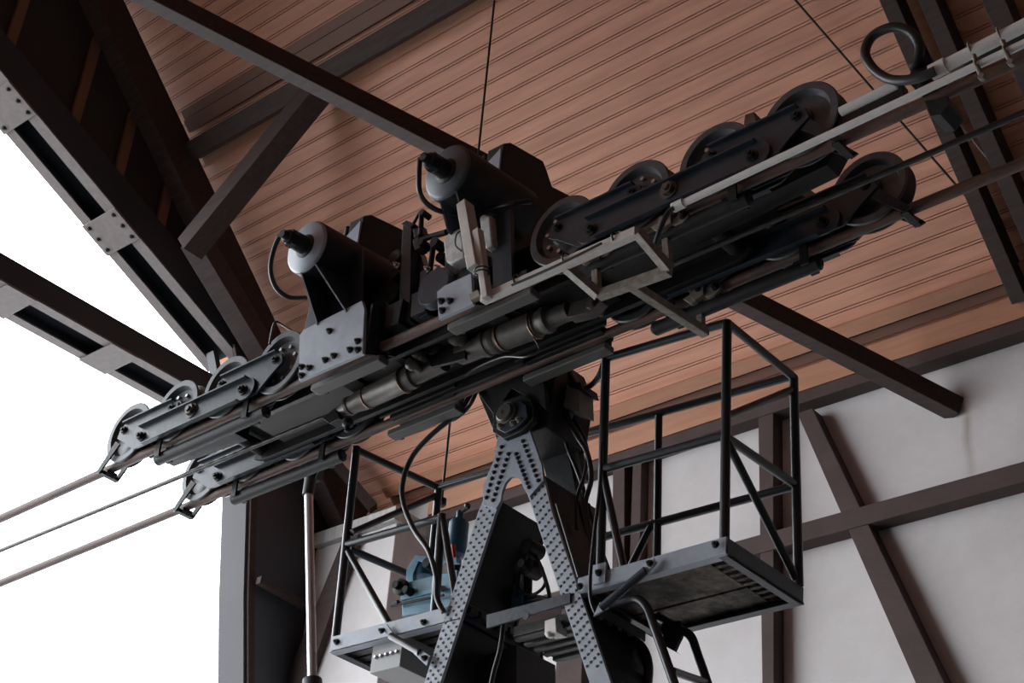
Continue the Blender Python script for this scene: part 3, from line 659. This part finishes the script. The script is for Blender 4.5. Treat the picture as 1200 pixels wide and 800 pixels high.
# head: gusset plate with arch cut, octagonal bearing plate and pin
arch = [(587, 586), (588, 577), (592, 566), (598, 559), (604, 558), (609, 562), (614, 572), (620, 590)]
mb = MB(); mb.pp([(566, 592), (566, 570), (578, 540), (583, 512), (619, 498), (622, 508), (635, 545), (637, 562), (620, 582)]+arch[::-1][1:]+[(581, 596)], YP-.014, .016); gp = mb.build('gusset_plate', 'grey', HG, .002)
mb = MB()
for L_ in (((588, 524), (570, 583)), ((596, 532), (578, 586)), ((605, 532), (620, 571)), ((613, 517), (631, 563))):
    (xa, ya), (xb, yb) = L_
    for i in range(9): mb.lathe(P(xa+(xb-xa)*i/8, ya+(yb-ya)*i/8, YP-.014), (0, -1, 0), [(0, .011), (.006, .011), (.012, .006)], 8)
mb.build('rivets', 'rivet', gp)['kind'] = 'stuff'
mb = MB(); mb.pp([(560, 462), (566, 440), (640, 410), (650, 440), (640, 500), (626, 505), (583, 520), (579, 508)], YP+.02, DEP-.04); mb.build('head_box', 'paint2', HG, .008)
mb = MB(); mb.pp([(577, 506), (578, 482), (588, 470), (612, 462), (622, 468), (626, 480), (625, 492), (612, 505), (590, 514)], YP-.045, .035); hp = mb.build('bearing_plate', 'paint2', HG, .004)
mb = MB(); mb.pp([(582, 502), (583, 486), (590, 475), (608, 469), (616, 474), (618, 488), (608, 499), (592, 507)], YP-.065, .02); mb.build('bearing_cover', 'paint', hp, .003)
mb = MB(); mb.lathe(P(593, 484, YP-.065), (0, -1, 0), [(0, .062), (.006, .062), (.008, .055)], 28); mb.build('seal_ring', 'galv', hp)
mb = MB(); mb.lathe(P(593, 484, YP-.070), (0, -1, 0), [(0, .050), (.016, .050), (.022, .045), (.022, .012), (.018, .010)], 28); mb.build('pin', 'greased', HG)
for x, y in ((586, 499), (601, 496), (608, 492)): 
    mb = MB(); mb.bolt(P(x, y, YP-.066), (0, -1, 0), .012, .014); mb.build('bolt', 'galv', hp)
# suspension cheek between carriage and pin
mb = MB(); mb.pp([(560, 460), (600, 436), (630, 428), (638, 452), (640, 480), (628, 470), (600, 455), (578, 485)], YP-.02, .03); mb.build('cheek_plate', 'paint2', HG, .003)
mb = MB(); mb.pp([(565, 450), (630, 400), (662, 400), (672, 500), (684, 560), (640, 520), (626, 480)], YP+DEP-.06, .05); mb.build('rear_cheek', 'paint2', HG, .003)
mb = MB(); mb.pp([(622, 420), (660, 404), (664, 520), (690, 640), (660, 640), (636, 545), (622, 508)], YP+.28, .06); mb.build('rear_column', 'paint2', HG, .006)
# cross strap on the leg fronts
mb = MB(); mb.pp([(570, 720), (668, 694), (668, 706), (570, 736)], YP-.012, .012); st = mb.build('cross_strap', 'paint', HG, .002)
mb = MB(); mb.lathe(P(617, 722, YP-.012), (0, -1, 0), [(0, .017), (.004, .017)], 16); mb.build('hole_cover', 'rivet', st)
# side highlight rail on right leg
mb = MB(); mb.tube([P(652, 590, YP-.01), P(678, 676, YP-.01)], .006, 8); mb.build('edge_rail', 'paint', HG)
mb = MB()
za = P(617, 738, YP+.03).z
mb.box((P(590, 757, YP).x, YP+.06, za), (P(690, 730, YP).x, YP+.42, za+.05))
for i in range(5): mb.box((P(590, 757, YP).x, YP+.07+i*.07, za-.015), (P(690, 730, YP).x, YP+.10+i*.07, za))
mb.build('middle_deck', 'slat', HG, .003)
mb = MB(); mb.pp([(545, 775), (605, 755), (605, 800), (545, 815)], YP+.25, .3); mb.build('lower_box', 'paint2', HG, .004)

# ================================================================== SERVICE PLATFORMS
def pipe(parent, name, a, b, r=.021):
    mb = MB(); mb.rod(a, b, r, 14); return mb.build(name, 'tube', parent)
def platform(px_front, label, side):
    (xa, ya), (xb, yb), (xc, yc), (xd, yd) = px_front       # top left, top right, bottom right, bottom left of the front channel
    p0, p1 = P(xa, ya, YP), P(xb, yb, YP); q1, q0 = P(xc, yc, YP), P(xd, yd, YP)
    t = thing('work_platform', label, 'platform', ((p0.x+p1.x)/2, (YP+YB)/2, q0.z), 'work platforms on the hanger')
    x0, x1 = p0.x, p1.x; zt = (p0.z+p1.z)/2; zb = (q0.z+q1.z)/2
    sl = (p1.z-p0.z)/(x1-x0)
    mb = MB(); mb.prism([p0, p1, q1, q0], (0, .012, 0)); mb.prism([V(x0, YP, q0.z), V(x1, YP, q1.z), V(x1, YP, q1.z+.01), V(x0, YP, q0.z+.01)], (0, .05, 0)); mb.build('front_channel', 'grey', t, .002)
    mb = MB(); mb.prism([p0+V(0, YB-YP-.012, 0), p1+V(0, YB-YP-.012, 0), q1+V(0, YB-YP-.012, 0), q0+V(0, YB-YP-.012, 0)], (0, .012, 0)); mb.prism([V(x0, YB-.05, q0.z), V(x1, YB-.05, q1.z), V(x1, YB-.05, q1.z+.01), V(x0, YB-.05, q0.z+.01)], (0, .05, 0)); mb.build('rear_channel', 'paint', t, .002)
    X = x1 if side > 0 else x0
    for X_, pa, qa, nm in ((x1, p1, q1, 'end_channel'), (x0, p0, q0, 'end_channel')):
        s = -1 if X_ == x1 else 1
        mb = MB(); mb.box((min(X_, X_+s*.012), YP+.012, qa.z), (max(X_, X_+s*.012), YB-.012, pa.z)); mb.box((min(X_, X_+s*.05), YP+.012, qa.z), (max(X_, X_+s*.05), YB-.012, qa.z+.01)); mb.build(nm, 'paint', t, .002)
    return t, x0, x1, zt, zb
TR, rx0, rx1, rzt, rzb = platform(((677, 677), (851, 628), (850, 649), (677, 696)), 'right work platform with mottled underside and high railing against the plaster wall', 1)
TL, lx0, lx1, lzt, lzb = platform(((388, 746), (541, 706), (541, 725), (388, 764)), 'left work platform carrying the blue pump, with grey cable box hung beneath', -1)
# decks
zz = rzb+.035
mb = MB(); mb.box((rx0+.02, YP+.02, zz), (rx1-.16, YP+.38, zz+.03)); mb.build('deck_plate', 'deck', TR)
mb = MB(); mb.box((rx0+.02, YP+.40, zz), (rx1-.16, YB-.02, zz+.03)); mb.build('deck_plate', 'deck', TR)
mb = MB()
for i in range(11):
    y = YP+.04+i*.053; mb.box((rx1-.155, y, zz), (rx1-.03, y+.022, zz+.03))
mb.box((rx1-.155, YP+.02, zz+.012), (rx1-.135, YB-.02, zz+.03)); mb.box((rx1-.05, YP+.02, zz-.005), (rx1-.02, YB-.02, zz+.03)); mb.box((rx1-.15, YP+.02, zz+.026), (rx1-.02, YB-.02, zz+.03)); mb.build('grating', 'deck', TR)
mb = MB()
for i in range(8):
    y = YP+.03+i*.072; mb.box((lx0+.02, y, lzb+.03), (lx1+.04, y+.05, lzb+.06))
mb.box((lx0+.02, YP+.02, lzb+.058), (lx1+.04, YB-.02, lzb+.068)); mb.build('corrugated_deck', 'slat', TL)
# railing, right platform
fp = lambda x, y: P(x, y, YP+.03)
bp = lambda x, y: P(x, y, YB-.03)
pipe(TR, 'post', fp(852, 377), fp(849, 640), .0225); pipe(TR, 'post', fp(710, 418), fp(703, 684), .0225)
pipe(TR, 'post', bp(930, 442), bp(936, 686), .0225); pipe(TR, 'post', bp(772, 487), bp(769, 735), .020)
pipe(TR, 'top_rail', fp(712, 419), fp(852, 378)); pipe(TR, 'top_rail', fp(852, 378), bp(930, 442)); pipe(TR, 'top_rail', bp(640, 521), bp(930, 440))
pipe(TR, 'middle_rail', fp(706, 550), fp(848, 510)); pipe(TR, 'middle_rail', fp(851, 512), bp(932, 568)); pipe(TR, 'middle_rail', bp(700, 631), bp(932, 569))
pipe(TR, 'brace_tube', fp(851, 488), bp(929, 456), .019); pipe(TR, 'brace_tube', fp(852, 517), bp(934, 680), .019)
pipe(TR, 'brace_tube', fp(707, 556), fp(731, 668), .019); pipe(TR, 'brace_tube', bp(766, 610), bp(735, 672), .019)
# railing, left platform
pipe(TL, 'post', fp(418, 524), fp(393, 752), .0225); pipe(TL, 'post', fp(518, 603), fp(509, 722), .0225); pipe(TL, 'post', bp(504+10, 574), bp(494, 780), .0225)
pipe(TL, 'top_rail', fp(418, 527), bp(513, 571)); pipe(TL, 'top_rail', bp(513, 571), bp(640, 533))
pipe(TL, 'middle_rail', fp(407, 638), fp(518, 606)); pipe(TL, 'middle_rail', fp(409, 643), bp(503, 683))
pipe(TL, 'brace_tube', fp(412, 624), bp(512, 580), .019); pipe(TL, 'brace_tube', fp(408, 646), fp(459, 736), .019); pipe(TL, 'brace_tube', fp(519, 608), fp(534, 700), .019)
# connection plates, bolts, diagonal struts
mb = MB(); mb.pp([(694, 662), (710, 658), (709, 681), (695, 685)], YP-.014, .012); mb.build('splice_plate', 'grey', TR, .002)
bolts(TR, [(702, 671), (680, 687), (839, 638)], YP-.014, .013)
bolts(TL, [(395, 752), (497, 729)], YP, .013)
hose('bent_rod', [P(316, 403, 4.42), P(318, 392, 4.42), P(321, 380, 4.42), P(324, 377, 4.43), P(330, 380, 4.45), P(354, 395, 4.5)], .007, 'thin bent steel rod sticking up between the left bogie and the left brake', 'rod', m='greased', seg_=8)
mb = MB(); mb.pp([(871, 146), (873, 134), (884, 131), (886, 142)], YN+.10, .05); tag(mb.build('rust_block', 'rope', bevel=.004), 'small rusty block on top of the right near bogie between its last two wheels', 'block')
mb = MB(); mb.rod(P(705, 712, YP-.03), P(757, 668, YP-.03), .020); mb.build('strut', 'paint', TR)
mb = MB(); mb.pp([(751, 667), (765, 652), (769, 658), (757, 673)], YP-.03, .012); mb.build('strut_end', 'grey', TR, .002); mb = MB(); mb.pp([(695, 722), (702, 706), (712, 702), (712, 712)], YP-.03, .012); mb.build('strut_end', 'grey', TR, .002); bolts(TR, [(762, 660)], YP-.03, .012)
mb = MB(); mb.rod(P(458, 745, YP-.03), P(492, 764, YP-.03), .018); mb.build('strut', 'steel', TL)
mb = MB(); mb.pp([(445, 733), (453, 731), (463, 745), (457, 750)], YP-.03, .012); mb.build('strut_end', 'grey', TL, .002); mb = MB(); mb.pp([(484, 765), (490, 759), (504, 768), (500, 780)], YP-.03, .012); mb.build('strut_end', 'grey', TL, .002); bolts(TL, [(448, 739), (498, 771)], YP-.03, .012)
# ladder under the right platform
LD = thing('ladder', 'black tubular ladder with curved handrails hanging below the right platform', 'ladder', P(790, 790, YP+.3))
Ya, Yb = YP+.08, YP+.42
mb = MB(); mb.tube(bez([P(712, 712, Ya), P(730, 705, Ya), P(746, 702, Ya), P(758, 712, Ya), P(767, 735, Ya), P(800, 830, Ya), P(840, 960, Ya)], 8), .021, 14); mb.build('handrail', 'tube', LD)
mb = MB(); mb.tube(bez([P(770, 722, Yb), P(795, 736, Yb), P(809, 745, Yb), P(817, 765, Yb), P(838, 830, Yb), P(870, 960, Yb)], 8), .021, 14); mb.build('handrail', 'tube', LD)
for (x0_, y0_), (x1_, y1_) in (((792, 786), (822, 800)),):
    mb = MB(); mb.rod(P(x0_-4, y0_, Ya), P(x1_+6, y1_, Yb), .018); mb.build('rung', 'tube', LD)
mb = MB(); mb.rod(P(824, 880, Ya), P(852, 893, Yb), .018); mb.build('rung', 'tube', LD)
mb = MB(); mb.pp([(775, 730), (796, 727), (798, 745), (790, 762), (796, 766), (778, 756)], YP+.40, .02); mb.build('bracket', 'paint2', LD, .002)

# ================================================================== EQUIPMENT ON THE LEFT PLATFORM
yq = 5.45
PK = thing('hydraulic_power_pack', 'light blue hydraulic pump unit standing on the left work platform', 'pump', P(500, 720, yq))
mb = MB(); mb.pp([(471, 683), (536, 667), (536, 712), (471, 722)], yq-.10, .22); mb.build('tank', 'blue', PK, .006)
mb = MB(); mb.pp([(469, 698), (540, 681), (540, 686), (469, 703)], yq-.112, .012); mb.build('rim', 'blue', PK, .002)
mb = MB(); mb.pp([(476, 682), (476, 668), (487, 650), (492, 650), (490, 658), (484, 672), (484, 680)], yq-.06, .03); mb.pp([(487, 650), (520, 654), (535, 652), (535, 658), (505, 660), (490, 657)], yq-.06, .04); mb.build('lifting_frame', 'blue', PK, .003)
mb = MB(); mb.lathe(P(497, 676, yq), (0, 0, 1), [(0, .05), (.07, .05), (.08, .03)], 18); mb.build('motor', 'blue2', PK)
mb = MB(); mb.lathe(P(472, 689, yq-.10), (0, -1, 0), [(0, .045), (.03, .045), (.035, .025), (.06, .022)], 16); mb.build('hand_wheel', 'paint2', PK); mb = MB(); mb.lathe(P(482, 694, yq-.11), (0, -1, 0), [(0, .025), (.05, .02)], 12); mb.build('valve', 'paint2', PK); mb = MB(); mb.rod(P(462, 709, yq-.12), P(520, 697, yq-.12), .007); mb.lathe(P(467, 706, yq-.12), (-1, 0, 0), [(0, .015), (.05, .012)], 8); mb.build('pressure_line', 'paint2', PK); mb = MB(); mb.lathe(P(505, 662, yq-.03), (0, -1, 0), [(0, .03), (.04, .028)], 12); mb.build('valve', 'paint2', PK)
mb = MB(); mb.lathe(P(520, 690, yq-.11), (0, -1, 0), [(0, .018), (.02, .014), (.03, .006)], 12); mb.build('gauge', 'chrome', PK)
mb = MB(); mb.tube([P(531, 638, yq-.05), P(533, 655, yq-.05)], .012, 10); mb.tube([P(528, 690, yq-.12), P(532, 682, yq-.12), P(534, 690, yq-.12)], .008, 8); mb.build('red_valve', 'red', PK)
RV = thing('oil_reservoir', 'upright blue cylindrical reservoir with valve on top, beside the hanger leg', 'tank', P(534, 660, 5.6))
c = P(534, 655, 5.62); tp = P(532, 613, 5.62)
mb = MB(); mb.lathe(c, (0, 0, 1), [(0, .02), (.02, .055), (tp.z-c.z-.01, .055), (tp.z-c.z+.005, .045), (tp.z-c.z+.006, .02), (tp.z-c.z+.06, .02)], 24); mb.build('vessel', 'blue2', RV)
mb = MB(); q = V(c.x, c.y, tp.z+.05); mb.rod(q, q+V(.06, 0, .02), .012); mb.lathe(q+V(.05, 0, .02), (0, 0, 1), [(0, .018), (.02, .018)], 8); mb.build('valve', 'greased', RV)
mb = MB(); mb.rod(c, c-V(0, 0, .28), .018); mb.lathe(c-V(0, 0, .09), (0, 0, 1), [(0, .035), (.06, .035)], 8); mb.build('stand_pipe', 'paint2', RV)
CB = thing('cable_box', 'grey metal box with a row of five cable glands under the left platform', 'box', P(465, 790, YP+.1))
cz = P(435, 764, YP+.05); cx1 = P(471, 757, YP+.05).x
b0 = P(433, 789, YP+.05)
mb = MB(); mb.prism([V(b0.x, YP+.05, b0.z), V(cx1, YP+.05, b0.z-.003), V(cx1, YP+.05, lzb+.03), V(b0.x, YP+.05, lzb+.03)], (0, .32, 0)); mb.build('case', 'box', CB, .004)
for i in range(5):
    mb = MB(); mb.lathe(P(441+i*6.2, 770-i*1.6, YP+.05), (0, -1, 0), [(0, .010), (.008, .010), (.014, .006)], 12); mb.build('gland', 'chrome', CB)
# junction box on the hanger
JB = thing('junction_box', 'brown-grey junction box high on the right side of the hanger', 'box', P(664, 480, YP+.2))
mb = MB(); mb.pp([(648, 452), (678, 447), (679, 482), (650, 474)], YP+.12, .12); mb.build('case', 'jbox', JB, .004)
mb = MB(); mb.pp([(664, 448), (680, 447), (682, 456), (666, 452)], YP+.10, .14); mb.build('lid', 'paint2', JB, .003)
mb = MB()
for x, y in ((660, 480), (668, 484)): mb.lathe(P(x, y, YP+.16), (0, 0, -1), [(0, .016), (.03, .016), (.04, .010)], 10)
mb.build('gland', 'galv', JB)
# small gear seen through the legs
VG = thing('valve_group', 'black valves, solenoid and hose coils seen between the hanger legs', 'valves', P(630, 700, YP+.3))
yv = YP+.30
mb = MB(); mb.rod(P(620, 640, yv), P(618, 712, yv), .022); mb.build('stand', 'paint2', VG)
mb = MB(); mb.lathe(P(632, 648, yv-.05), (0, -1, 0), [(0, .042), (.10, .042), (.11, .03)], 18); mb.lathe(P(630, 671, yv-.05), (0, -1, 0), [(0, .042), (.08, .042), (.09, .025), (.13, .022)], 18); mb.build('solenoid', 'paint2', VG)
mb = MB(); mb.tube(bez([P(605, 700, yv), P(608, 680, yv), P(613, 660, yv-.03), P(622, 645, yv-.08), P(632, 660, yv-.1), P(641, 685, yv-.1), P(645, 705, yv-.05)], 6), .010, 8); mb.tube(bez([P(608, 672, yv-.05), P(609, 690, yv-.08), P(622, 697, yv-.1), P(635, 690, yv-.1), P(640, 680, yv-.08)], 6), .008, 8); mb.tube(bez([P(618, 702, yv-.05), P(630, 699, yv-.08), P(642, 702, yv-.1), P(646, 708, yv-.08)], 6), .010, 8); mb.tube(bez([P(614, 708, yv-.05), P(630, 704, yv-.08), P(640, 707, yv-.1)], 6), .010, 8); mb.build('hose', 'hose', VG)
mb = MB(); mb.pp([(600, 690), (612, 688), (612, 714), (598, 716)], yv, .1); mb.build('pump_body', 'blue2', VG, .005)
mb = MB(); mb.pp([(638, 727), (651, 723), (652, 740), (638, 742)], YP+.02, .08); mb.lathe(P(645, 742, YP+.04), (0, 0, -1), [(0, .03), (.02, .015)], 12); tag(mb.build('strap_clamp', 'alu', bevel=.004), 'small pale clamp under the strap between the hanger legs', 'clamp')

# ================================================================== HOSES AND CABLES ON THE HANGER
hose('supply_hose', [P(560, 445, 5.2), P(548, 468, 5.15), P(535, 485, 5.10), P(505, 510, 5.08), P(483, 535, 5.08), P(472, 565, 5.08), P(473, 590, 5.08), P(485, 620, 5.08), P(502, 645, 5.08), P(511, 675, 5.10), P(512, 700, 5.10), P(520, 717, 5.12)], .014, 'long black hose curving from the carriage down to the left platform')
hose('supply_hose', [P(512, 490, 5.12), P(530, 492, 5.1), P(548, 478, 5.1), P(558, 460, 5.1), P(565, 440, 5.2)], .010, 'short black hose tucked under the far track rope left of the hanger')
hose('looped_cable', [P(667, 415, 5.35), P(669, 435, 5.33), P(678, 451, 5.3), P(690, 453, 5.3), P(702, 440, 5.25), P(708, 420, 5.22), P(710, 398, 5.2)], .014, 'black cable hanging in a U-shaped loop right of the hanger head', 'cable')
for lab, Yk, r_, pts in (('thick black cable from the junction box bulging out to the right of the hanger', YP+.14, .013, ((664, 485), (676, 510), (688, 530), (693, 560), (686, 590), (690, 620), (697, 660))),
                     ('middle black cable from the junction box, ending behind the platform post', YP+.18, .010, ((668, 484), (684, 512), (688, 535), (684, 560), (676, 585), (676, 620))),
                     ('black cable from the junction box lying closest to the hanger side', YP+.20, .011, ((658, 484), (664, 520), (676, 550), (684, 575), (686, 600), (700, 640)))):
    hose('control_cable', [P(x, y, Yk) for x, y in pts], r_, lab, 'cable', 'control cables beside the hanger')
hose('drop_cable', [P(705, 520, YP-.02), P(703, 570, YP-.02), P(697, 620, YP-.03), P(692, 670, YP-.04), P(692, 700, YP-.04), P(698, 718, YP-.02)], .009, 'thin black cable running down the left post of the right platform', 'cable')
hose('leg_hose', [P(590, 730, YP+.05), P(586, 760, YP+.03), P(578, 790, YP+.03), P(570, 830, YP+.03)], .012, 'black hose running down the inner side of the left hanger leg')
hose('ladder_hose', [P(736, 748, YP+.35), P(752, 758, YP+.35), P(760, 780, YP+.35), P(758, 810, YP+.35)], .022, 'thick black hose behind the ladder under the right platform')

# ================================================================== SENSOR FRAME AND CLAMPS
Yc = 4.33
SF = thing('sensor_bracket', 'grimy square-tube frame clamped under the ropes right of centre', 'frame', P(720, 320, 4.4))
def sq(a, b, w=.042, m='galv', name='bar', parent=SF, up=(0, 0, 1)): mb = MB(); mb.beam(a, b, w, w, up); return mb.build(name, m, parent, .003)
j1, j2, j3, j4 = P(657, 307, Yc), P(747, 272, Yc), P(785, 317, YN), P(702, 346, YN)
sq(P(566, 351, Yc), j2, .042, 'alu', 'long_bar'); sq(j1, j4); sq(j2, j3); sq(j4, j3); sq(P(737, 332, YN), P(827, 390, YF), .042); 
sq(P(697, 292, YN), P(700, 342, YN), .032, name='post'); sq(P(779, 262, YN), P(784, 312, YN), .032, name='post'); sq(P(820, 350, YF), P(822, 386, YF), .032, name='post')
for i, (x, y, Y) in enumerate(((694, 296, YN), (782, 258, YN), (820, 342, YF))):
    lab = ('on the near rope above the frame, left one', 'on the near rope at the end of the pale pipe', 'on the far rope above the end of the long arm')[i]
    t = thing('rope_clamp', 'pale rusty sensor clamp '+lab, 'clamp', P(x, y, Y), 'sensor clamps on the ropes')
    mb = MB(); mb.pp([(x-12, y+4), (x-11, y-4), (x+1, y-10), (x+4, y-8), (x+4, y+2), (x-6, y+10)], Y-.055, .03); mb.pp([(x-20, y+8), (x-10, y+2), (x-4, y+10), (x-10, y+14)], Y-.05, .06); mb.build('jaw', 'galv', t, .003)
    mb = MB(); mb.pp([(x+2, y+4), (x+10, y-4), (x+16, y-12), (x+24, y-10), (x+24, y-4), (x+17, y+3), (x+8, y+6)], Y-.04, .05); mb.build('arm', 'galv', t, .003)
    mb = MB(); mb.bolt(P(x+19, y-6, Y-.04), (0, -1, 0), .016, .02); mb.bolt(P(x-2, y-3, Y-.055), (0, -1, 0), .010, .012); mb.build('bolt', 'paint2', t)
# aluminium uprights
AU = thing('aluminium_upright', 'two pale aluminium box sections standing in front of the right brake cylinder', 'post', P(565, 350, 4.3))
mb = MB(); mb.beam(P(545, 240, 4.27), P(558, 316, 4.27), .055, .07, (0, 1, 0)); mb.build('wide_section', 'alu', AU, .004)
mb = MB(); mb.beam(P(560, 270, 4.26), P(571, 350, 4.30), .035, .045, (0, 1, 0)); mb.build('narrow_section', 'alu', AU, .004)
mb = MB()
for y in (317, 321): mb.torus(P(564, y, 4.265), P(571, 350, 4.30)-P(560, 270, 4.26), .034, .004, 16, 6)
mb.build('cable_tie', 'hose', AU)
for i, (px, Y, lab) in enumerate((([(519, 284), (524, 273), (540, 266), (544, 300), (527, 309), (522, 306)], 4.40, 'mottled white plastic canister left of the aluminium upright'), ([(561, 254), (566, 250), (574, 252), (577, 286), (569, 291), (565, 286)], 4.38, 'narrow mottled white canister right of the aluminium upright'))):
    mb = MB(); mb.pp(px, Y, .10); tag(mb.build('canister', 'plastic', bevel=.012), lab, 'canister', 'white canisters at the right brake')
hose('thin_wire', [P(541, 270, 4.36), P(535, 275, 4.33), P(534, 287, 4.32), P(541, 294, 4.33)], .004, 'thin black wire loop in front of the white canister', 'wire', seg_=6)
hose('bridge_hose', [P(545, 253, 4.42), P(575, 245, 4.42), P(600, 238, 4.42), P(622, 236, 4.5)], .014, 'black hose crossing the right brake housing towards the wheel')
for i, (x, y) in enumerate(((607, 329), (664, 304), (722, 279))):
    mb = MB(); d = (j2-P(566, 351, Yc)).normalized(); mb.torus(P(x, y, Yc), d, .031, .005, 16, 6)
    tag(mb.build('cable_tie', 'hose'), 'black cable tie round the long pale bar, '+('nearest the aluminium upright', 'at the frame corner', 'nearest the pale pipe')[i], 'tie', 'cable ties on the pale bar')
hose('sensor_cable', [P(600, 334, Yc-.035), P(650, 312, Yc-.035), P(705, 285, Yc-.035)], .006, 'thin black cable lying along the long pale bar', 'cable')
hose('sensor_cable', [P(790, 243, Yc), P(782, 250, Yc), P(774, 268, Yc), P(768, 285, Yc+.02)], .011, 'short black cable from the end of the pale pipe to the sensor frame', 'cable')

# ================================================================== CONDUITS ON THE RIGHT
yc = 4.34
a, b = P(790, 243, yc), P(1198, 52, yc); b = a+(b-a)*1.5
PC = thing('conduit_pipe', 'long pale grey conduit running along the near rope to the right edge', 'pipe', (a+b)/2)
mb = MB(); mb.rod(a, b, .016, 16); mb.build('tube', 'pipe', PC)
mb = MB(); mb.rod(a-(b-a).normalized()*.005, a+(b-a).normalized()*.05, .022, 16); mb.build('end_sleeve', 'pipe', PC)
a, b = P(1094, 84, yc+.02), P(1200, 30, yc+.02); d = (b-a).normalized(); b = a+(b-a)*3
PC2 = thing('conduit_pipe', 'thick pale conduit with end sleeve at the top right, above the thinner one', 'pipe', (a+b)/2)
mb = MB(); mb.rod(a, b, .026, 18); mb.build('tube', 'pipe', PC2)
mb = MB(); mb.rod(a-d*.01, a+d*.055, .032, 18); mb.build('end_sleeve', 'pipe', PC2)
a, b = P(985, 131, yc+.06), P(1050, 99, yc+.06)
mb = MB(); mb.rod(a, b, .020, 14); tag(mb.build('conduit_pipe', 'pipe'), 'short pale conduit behind the big rightmost near wheel, ending at the hose loop', 'pipe')
mb = MB(); mb.beam(P(975, 152, YN), P(1062, 108, YN), .05, .07); tag(mb.build('cable_tray', 'paint2', bevel=.004), 'short black channel under the short conduit by the big wheel', 'channel')
hose('hose_loop', [P(1096, 83, yc), P(1080, 90, yc), P(1060, 94, yc), P(1040, 92, yc), P(1023, 80, yc), P(1014, 62, yc), P(1022, 43, yc), P(1045, 32, yc), P(1066, 37, yc+.02), P(1077, 52, yc+.04), P(1076, 68, yc+.06), P(1069, 78, yc+.08)], .020, 'thick black hose looped in a ring above the conduits, top right', seg_=14)
mb = MB(); mb.pp([(1064, 96), (1068, 78), (1082, 66), (1092, 68), (1094, 100), (1076, 108)], YN-.06, .12); mb.pp([(1083, 118), (1096, 116), (1110, 112), (1112, 122), (1102, 134), (1090, 136)], YN-.06, .12); mb.bolt(P(1082, 96, YN-.06), (0, -1, 0), .02, .02)
tag(mb.build('rope_shoe', 'paint2', bevel=.006), 'black clamp gripping the near rope below the hose loop', 'clamp')
for i, (x, y) in enumerate(((1143, 64), (1177, 47))):
    t = thing('pipe_clip', ('pipe clip joining the two conduits, nearer the hose loop', 'pipe clip joining the two conduits, nearer the right edge')[i], 'clip', P(x, y, yc), 'pipe clips on the conduits')
    for (cx, cy, r, yy) in ((x-4, y-6, .031, yc+.02), (x+2, y+13, .020, yc)):
        mb = MB(); d = P(1200, 30, yc)-P(1094, 84, yc); mb.torus(P(cx, cy, yy), d, r, .005, 18, 6); mb.build('band', 'galv', t)
    mb = MB(); mb.rod(P(x+2, y+14, yc-.01), P(x+10, y+30, yc-.01), .010); mb.lathe(P(x+9, y+28, yc-.01), (0, -1, 0), [(0, .014), (.02, .014)], 6); mb.rod(P(x-2, y+1, yc-.01), P(x+1, y+8, yc-.01), .010); mb.build('screw', 'galv', t)
mb = MB(); mb.beam(P(1130, 72, YN), P(1260, 5, YN), .04, .06); tag(mb.build('support_rail', 'paint2', bevel=.004), 'black support rail behind the thick conduit at the top right edge', 'rail')

# ================================================================== RODS, WIRES AND LIFT RAM
mb = MB(); q = P(561, 175, 6.1); q2 = P(521, 590, 6.1); mb.rod(V(q.x, 6.1, roofz(6.1)), V(q.x, 6.1, q2.z), .008, 8); mb.lathe(V(q.x, 6.1, q2.z), (0, 0, 1), [(-.01, .02), (.0, .03), (.04, .03), (.05, .012)], 10)
tag(mb.build('hanging_rod', 'paint2'), 'thin vertical rod hanging from the ceiling behind the hanger with a small weight', 'rod')
mb = MB(); a = PR(925, -8, .12); b = PR(1165, 268, .12); mb.rod(a, b, .008, 8); n_ = Vector((0, -RK, -1)).normalized(); mb.beam(b-n_*.12+V(.02, 0, 0), b+n_*.04+V(.02, 0, 0), .05, .07, (0, 1, 0)); mb.beam(a-n_*.12, a+n_*.02, .04, .04, (0, 1, 0))
tag(mb.build('bracing_wire', 'paint2'), 'taut dark wire crossing the ceiling boards diagonally at the upper right', 'wire')
mb = MB(); a = PR(1104, 118, .24); b = PR(1200, 240, .24); mb.rod(a+(a-b)*.2, b, .008, 8); tag(mb.build('bracing_wire', 'timberl'), 'thin pale rod across the dark rafters at the right edge', 'wire')
LR = thing('lift_ram', 'polished vertical ram rod with black top bracket beside the left pier', 'ram', P(365, 800, 6.6))
Yr = 6.6; tp = P(364, 560, Yr); bt = P(366, 795, Yr)
mb = MB(); mb.rod(tp-V(0, 0, .1), bt, .032, 20); mb.build('piston_rod', 'ram', LR)
mb = MB(); mb.lathe(V(tp.x, Yr, tp.z-.14), (0, 0, 1), [(0, .042), (.14, .042), (.15, .05), (.20, .05)], 18); mb.prism([V(tp.x-.10, Yr, tp.z+.10), V(tp.x+.10, Yr, tp.z+.10), V(tp.x+.06, Yr, tp.z-.02), V(tp.x-.06, Yr, tp.z-.02)], (0, .05, 0)); mb.build('top_bracket', 'paint2', LR)
d = (bt-tp).normalized(); mb = MB(); mb.lathe(bt, d, [(0, .045), (.01, .065), ((bt.z+1.7)/-d.z, .065)], 18); mb.build('barrel', 'paint2', LR)
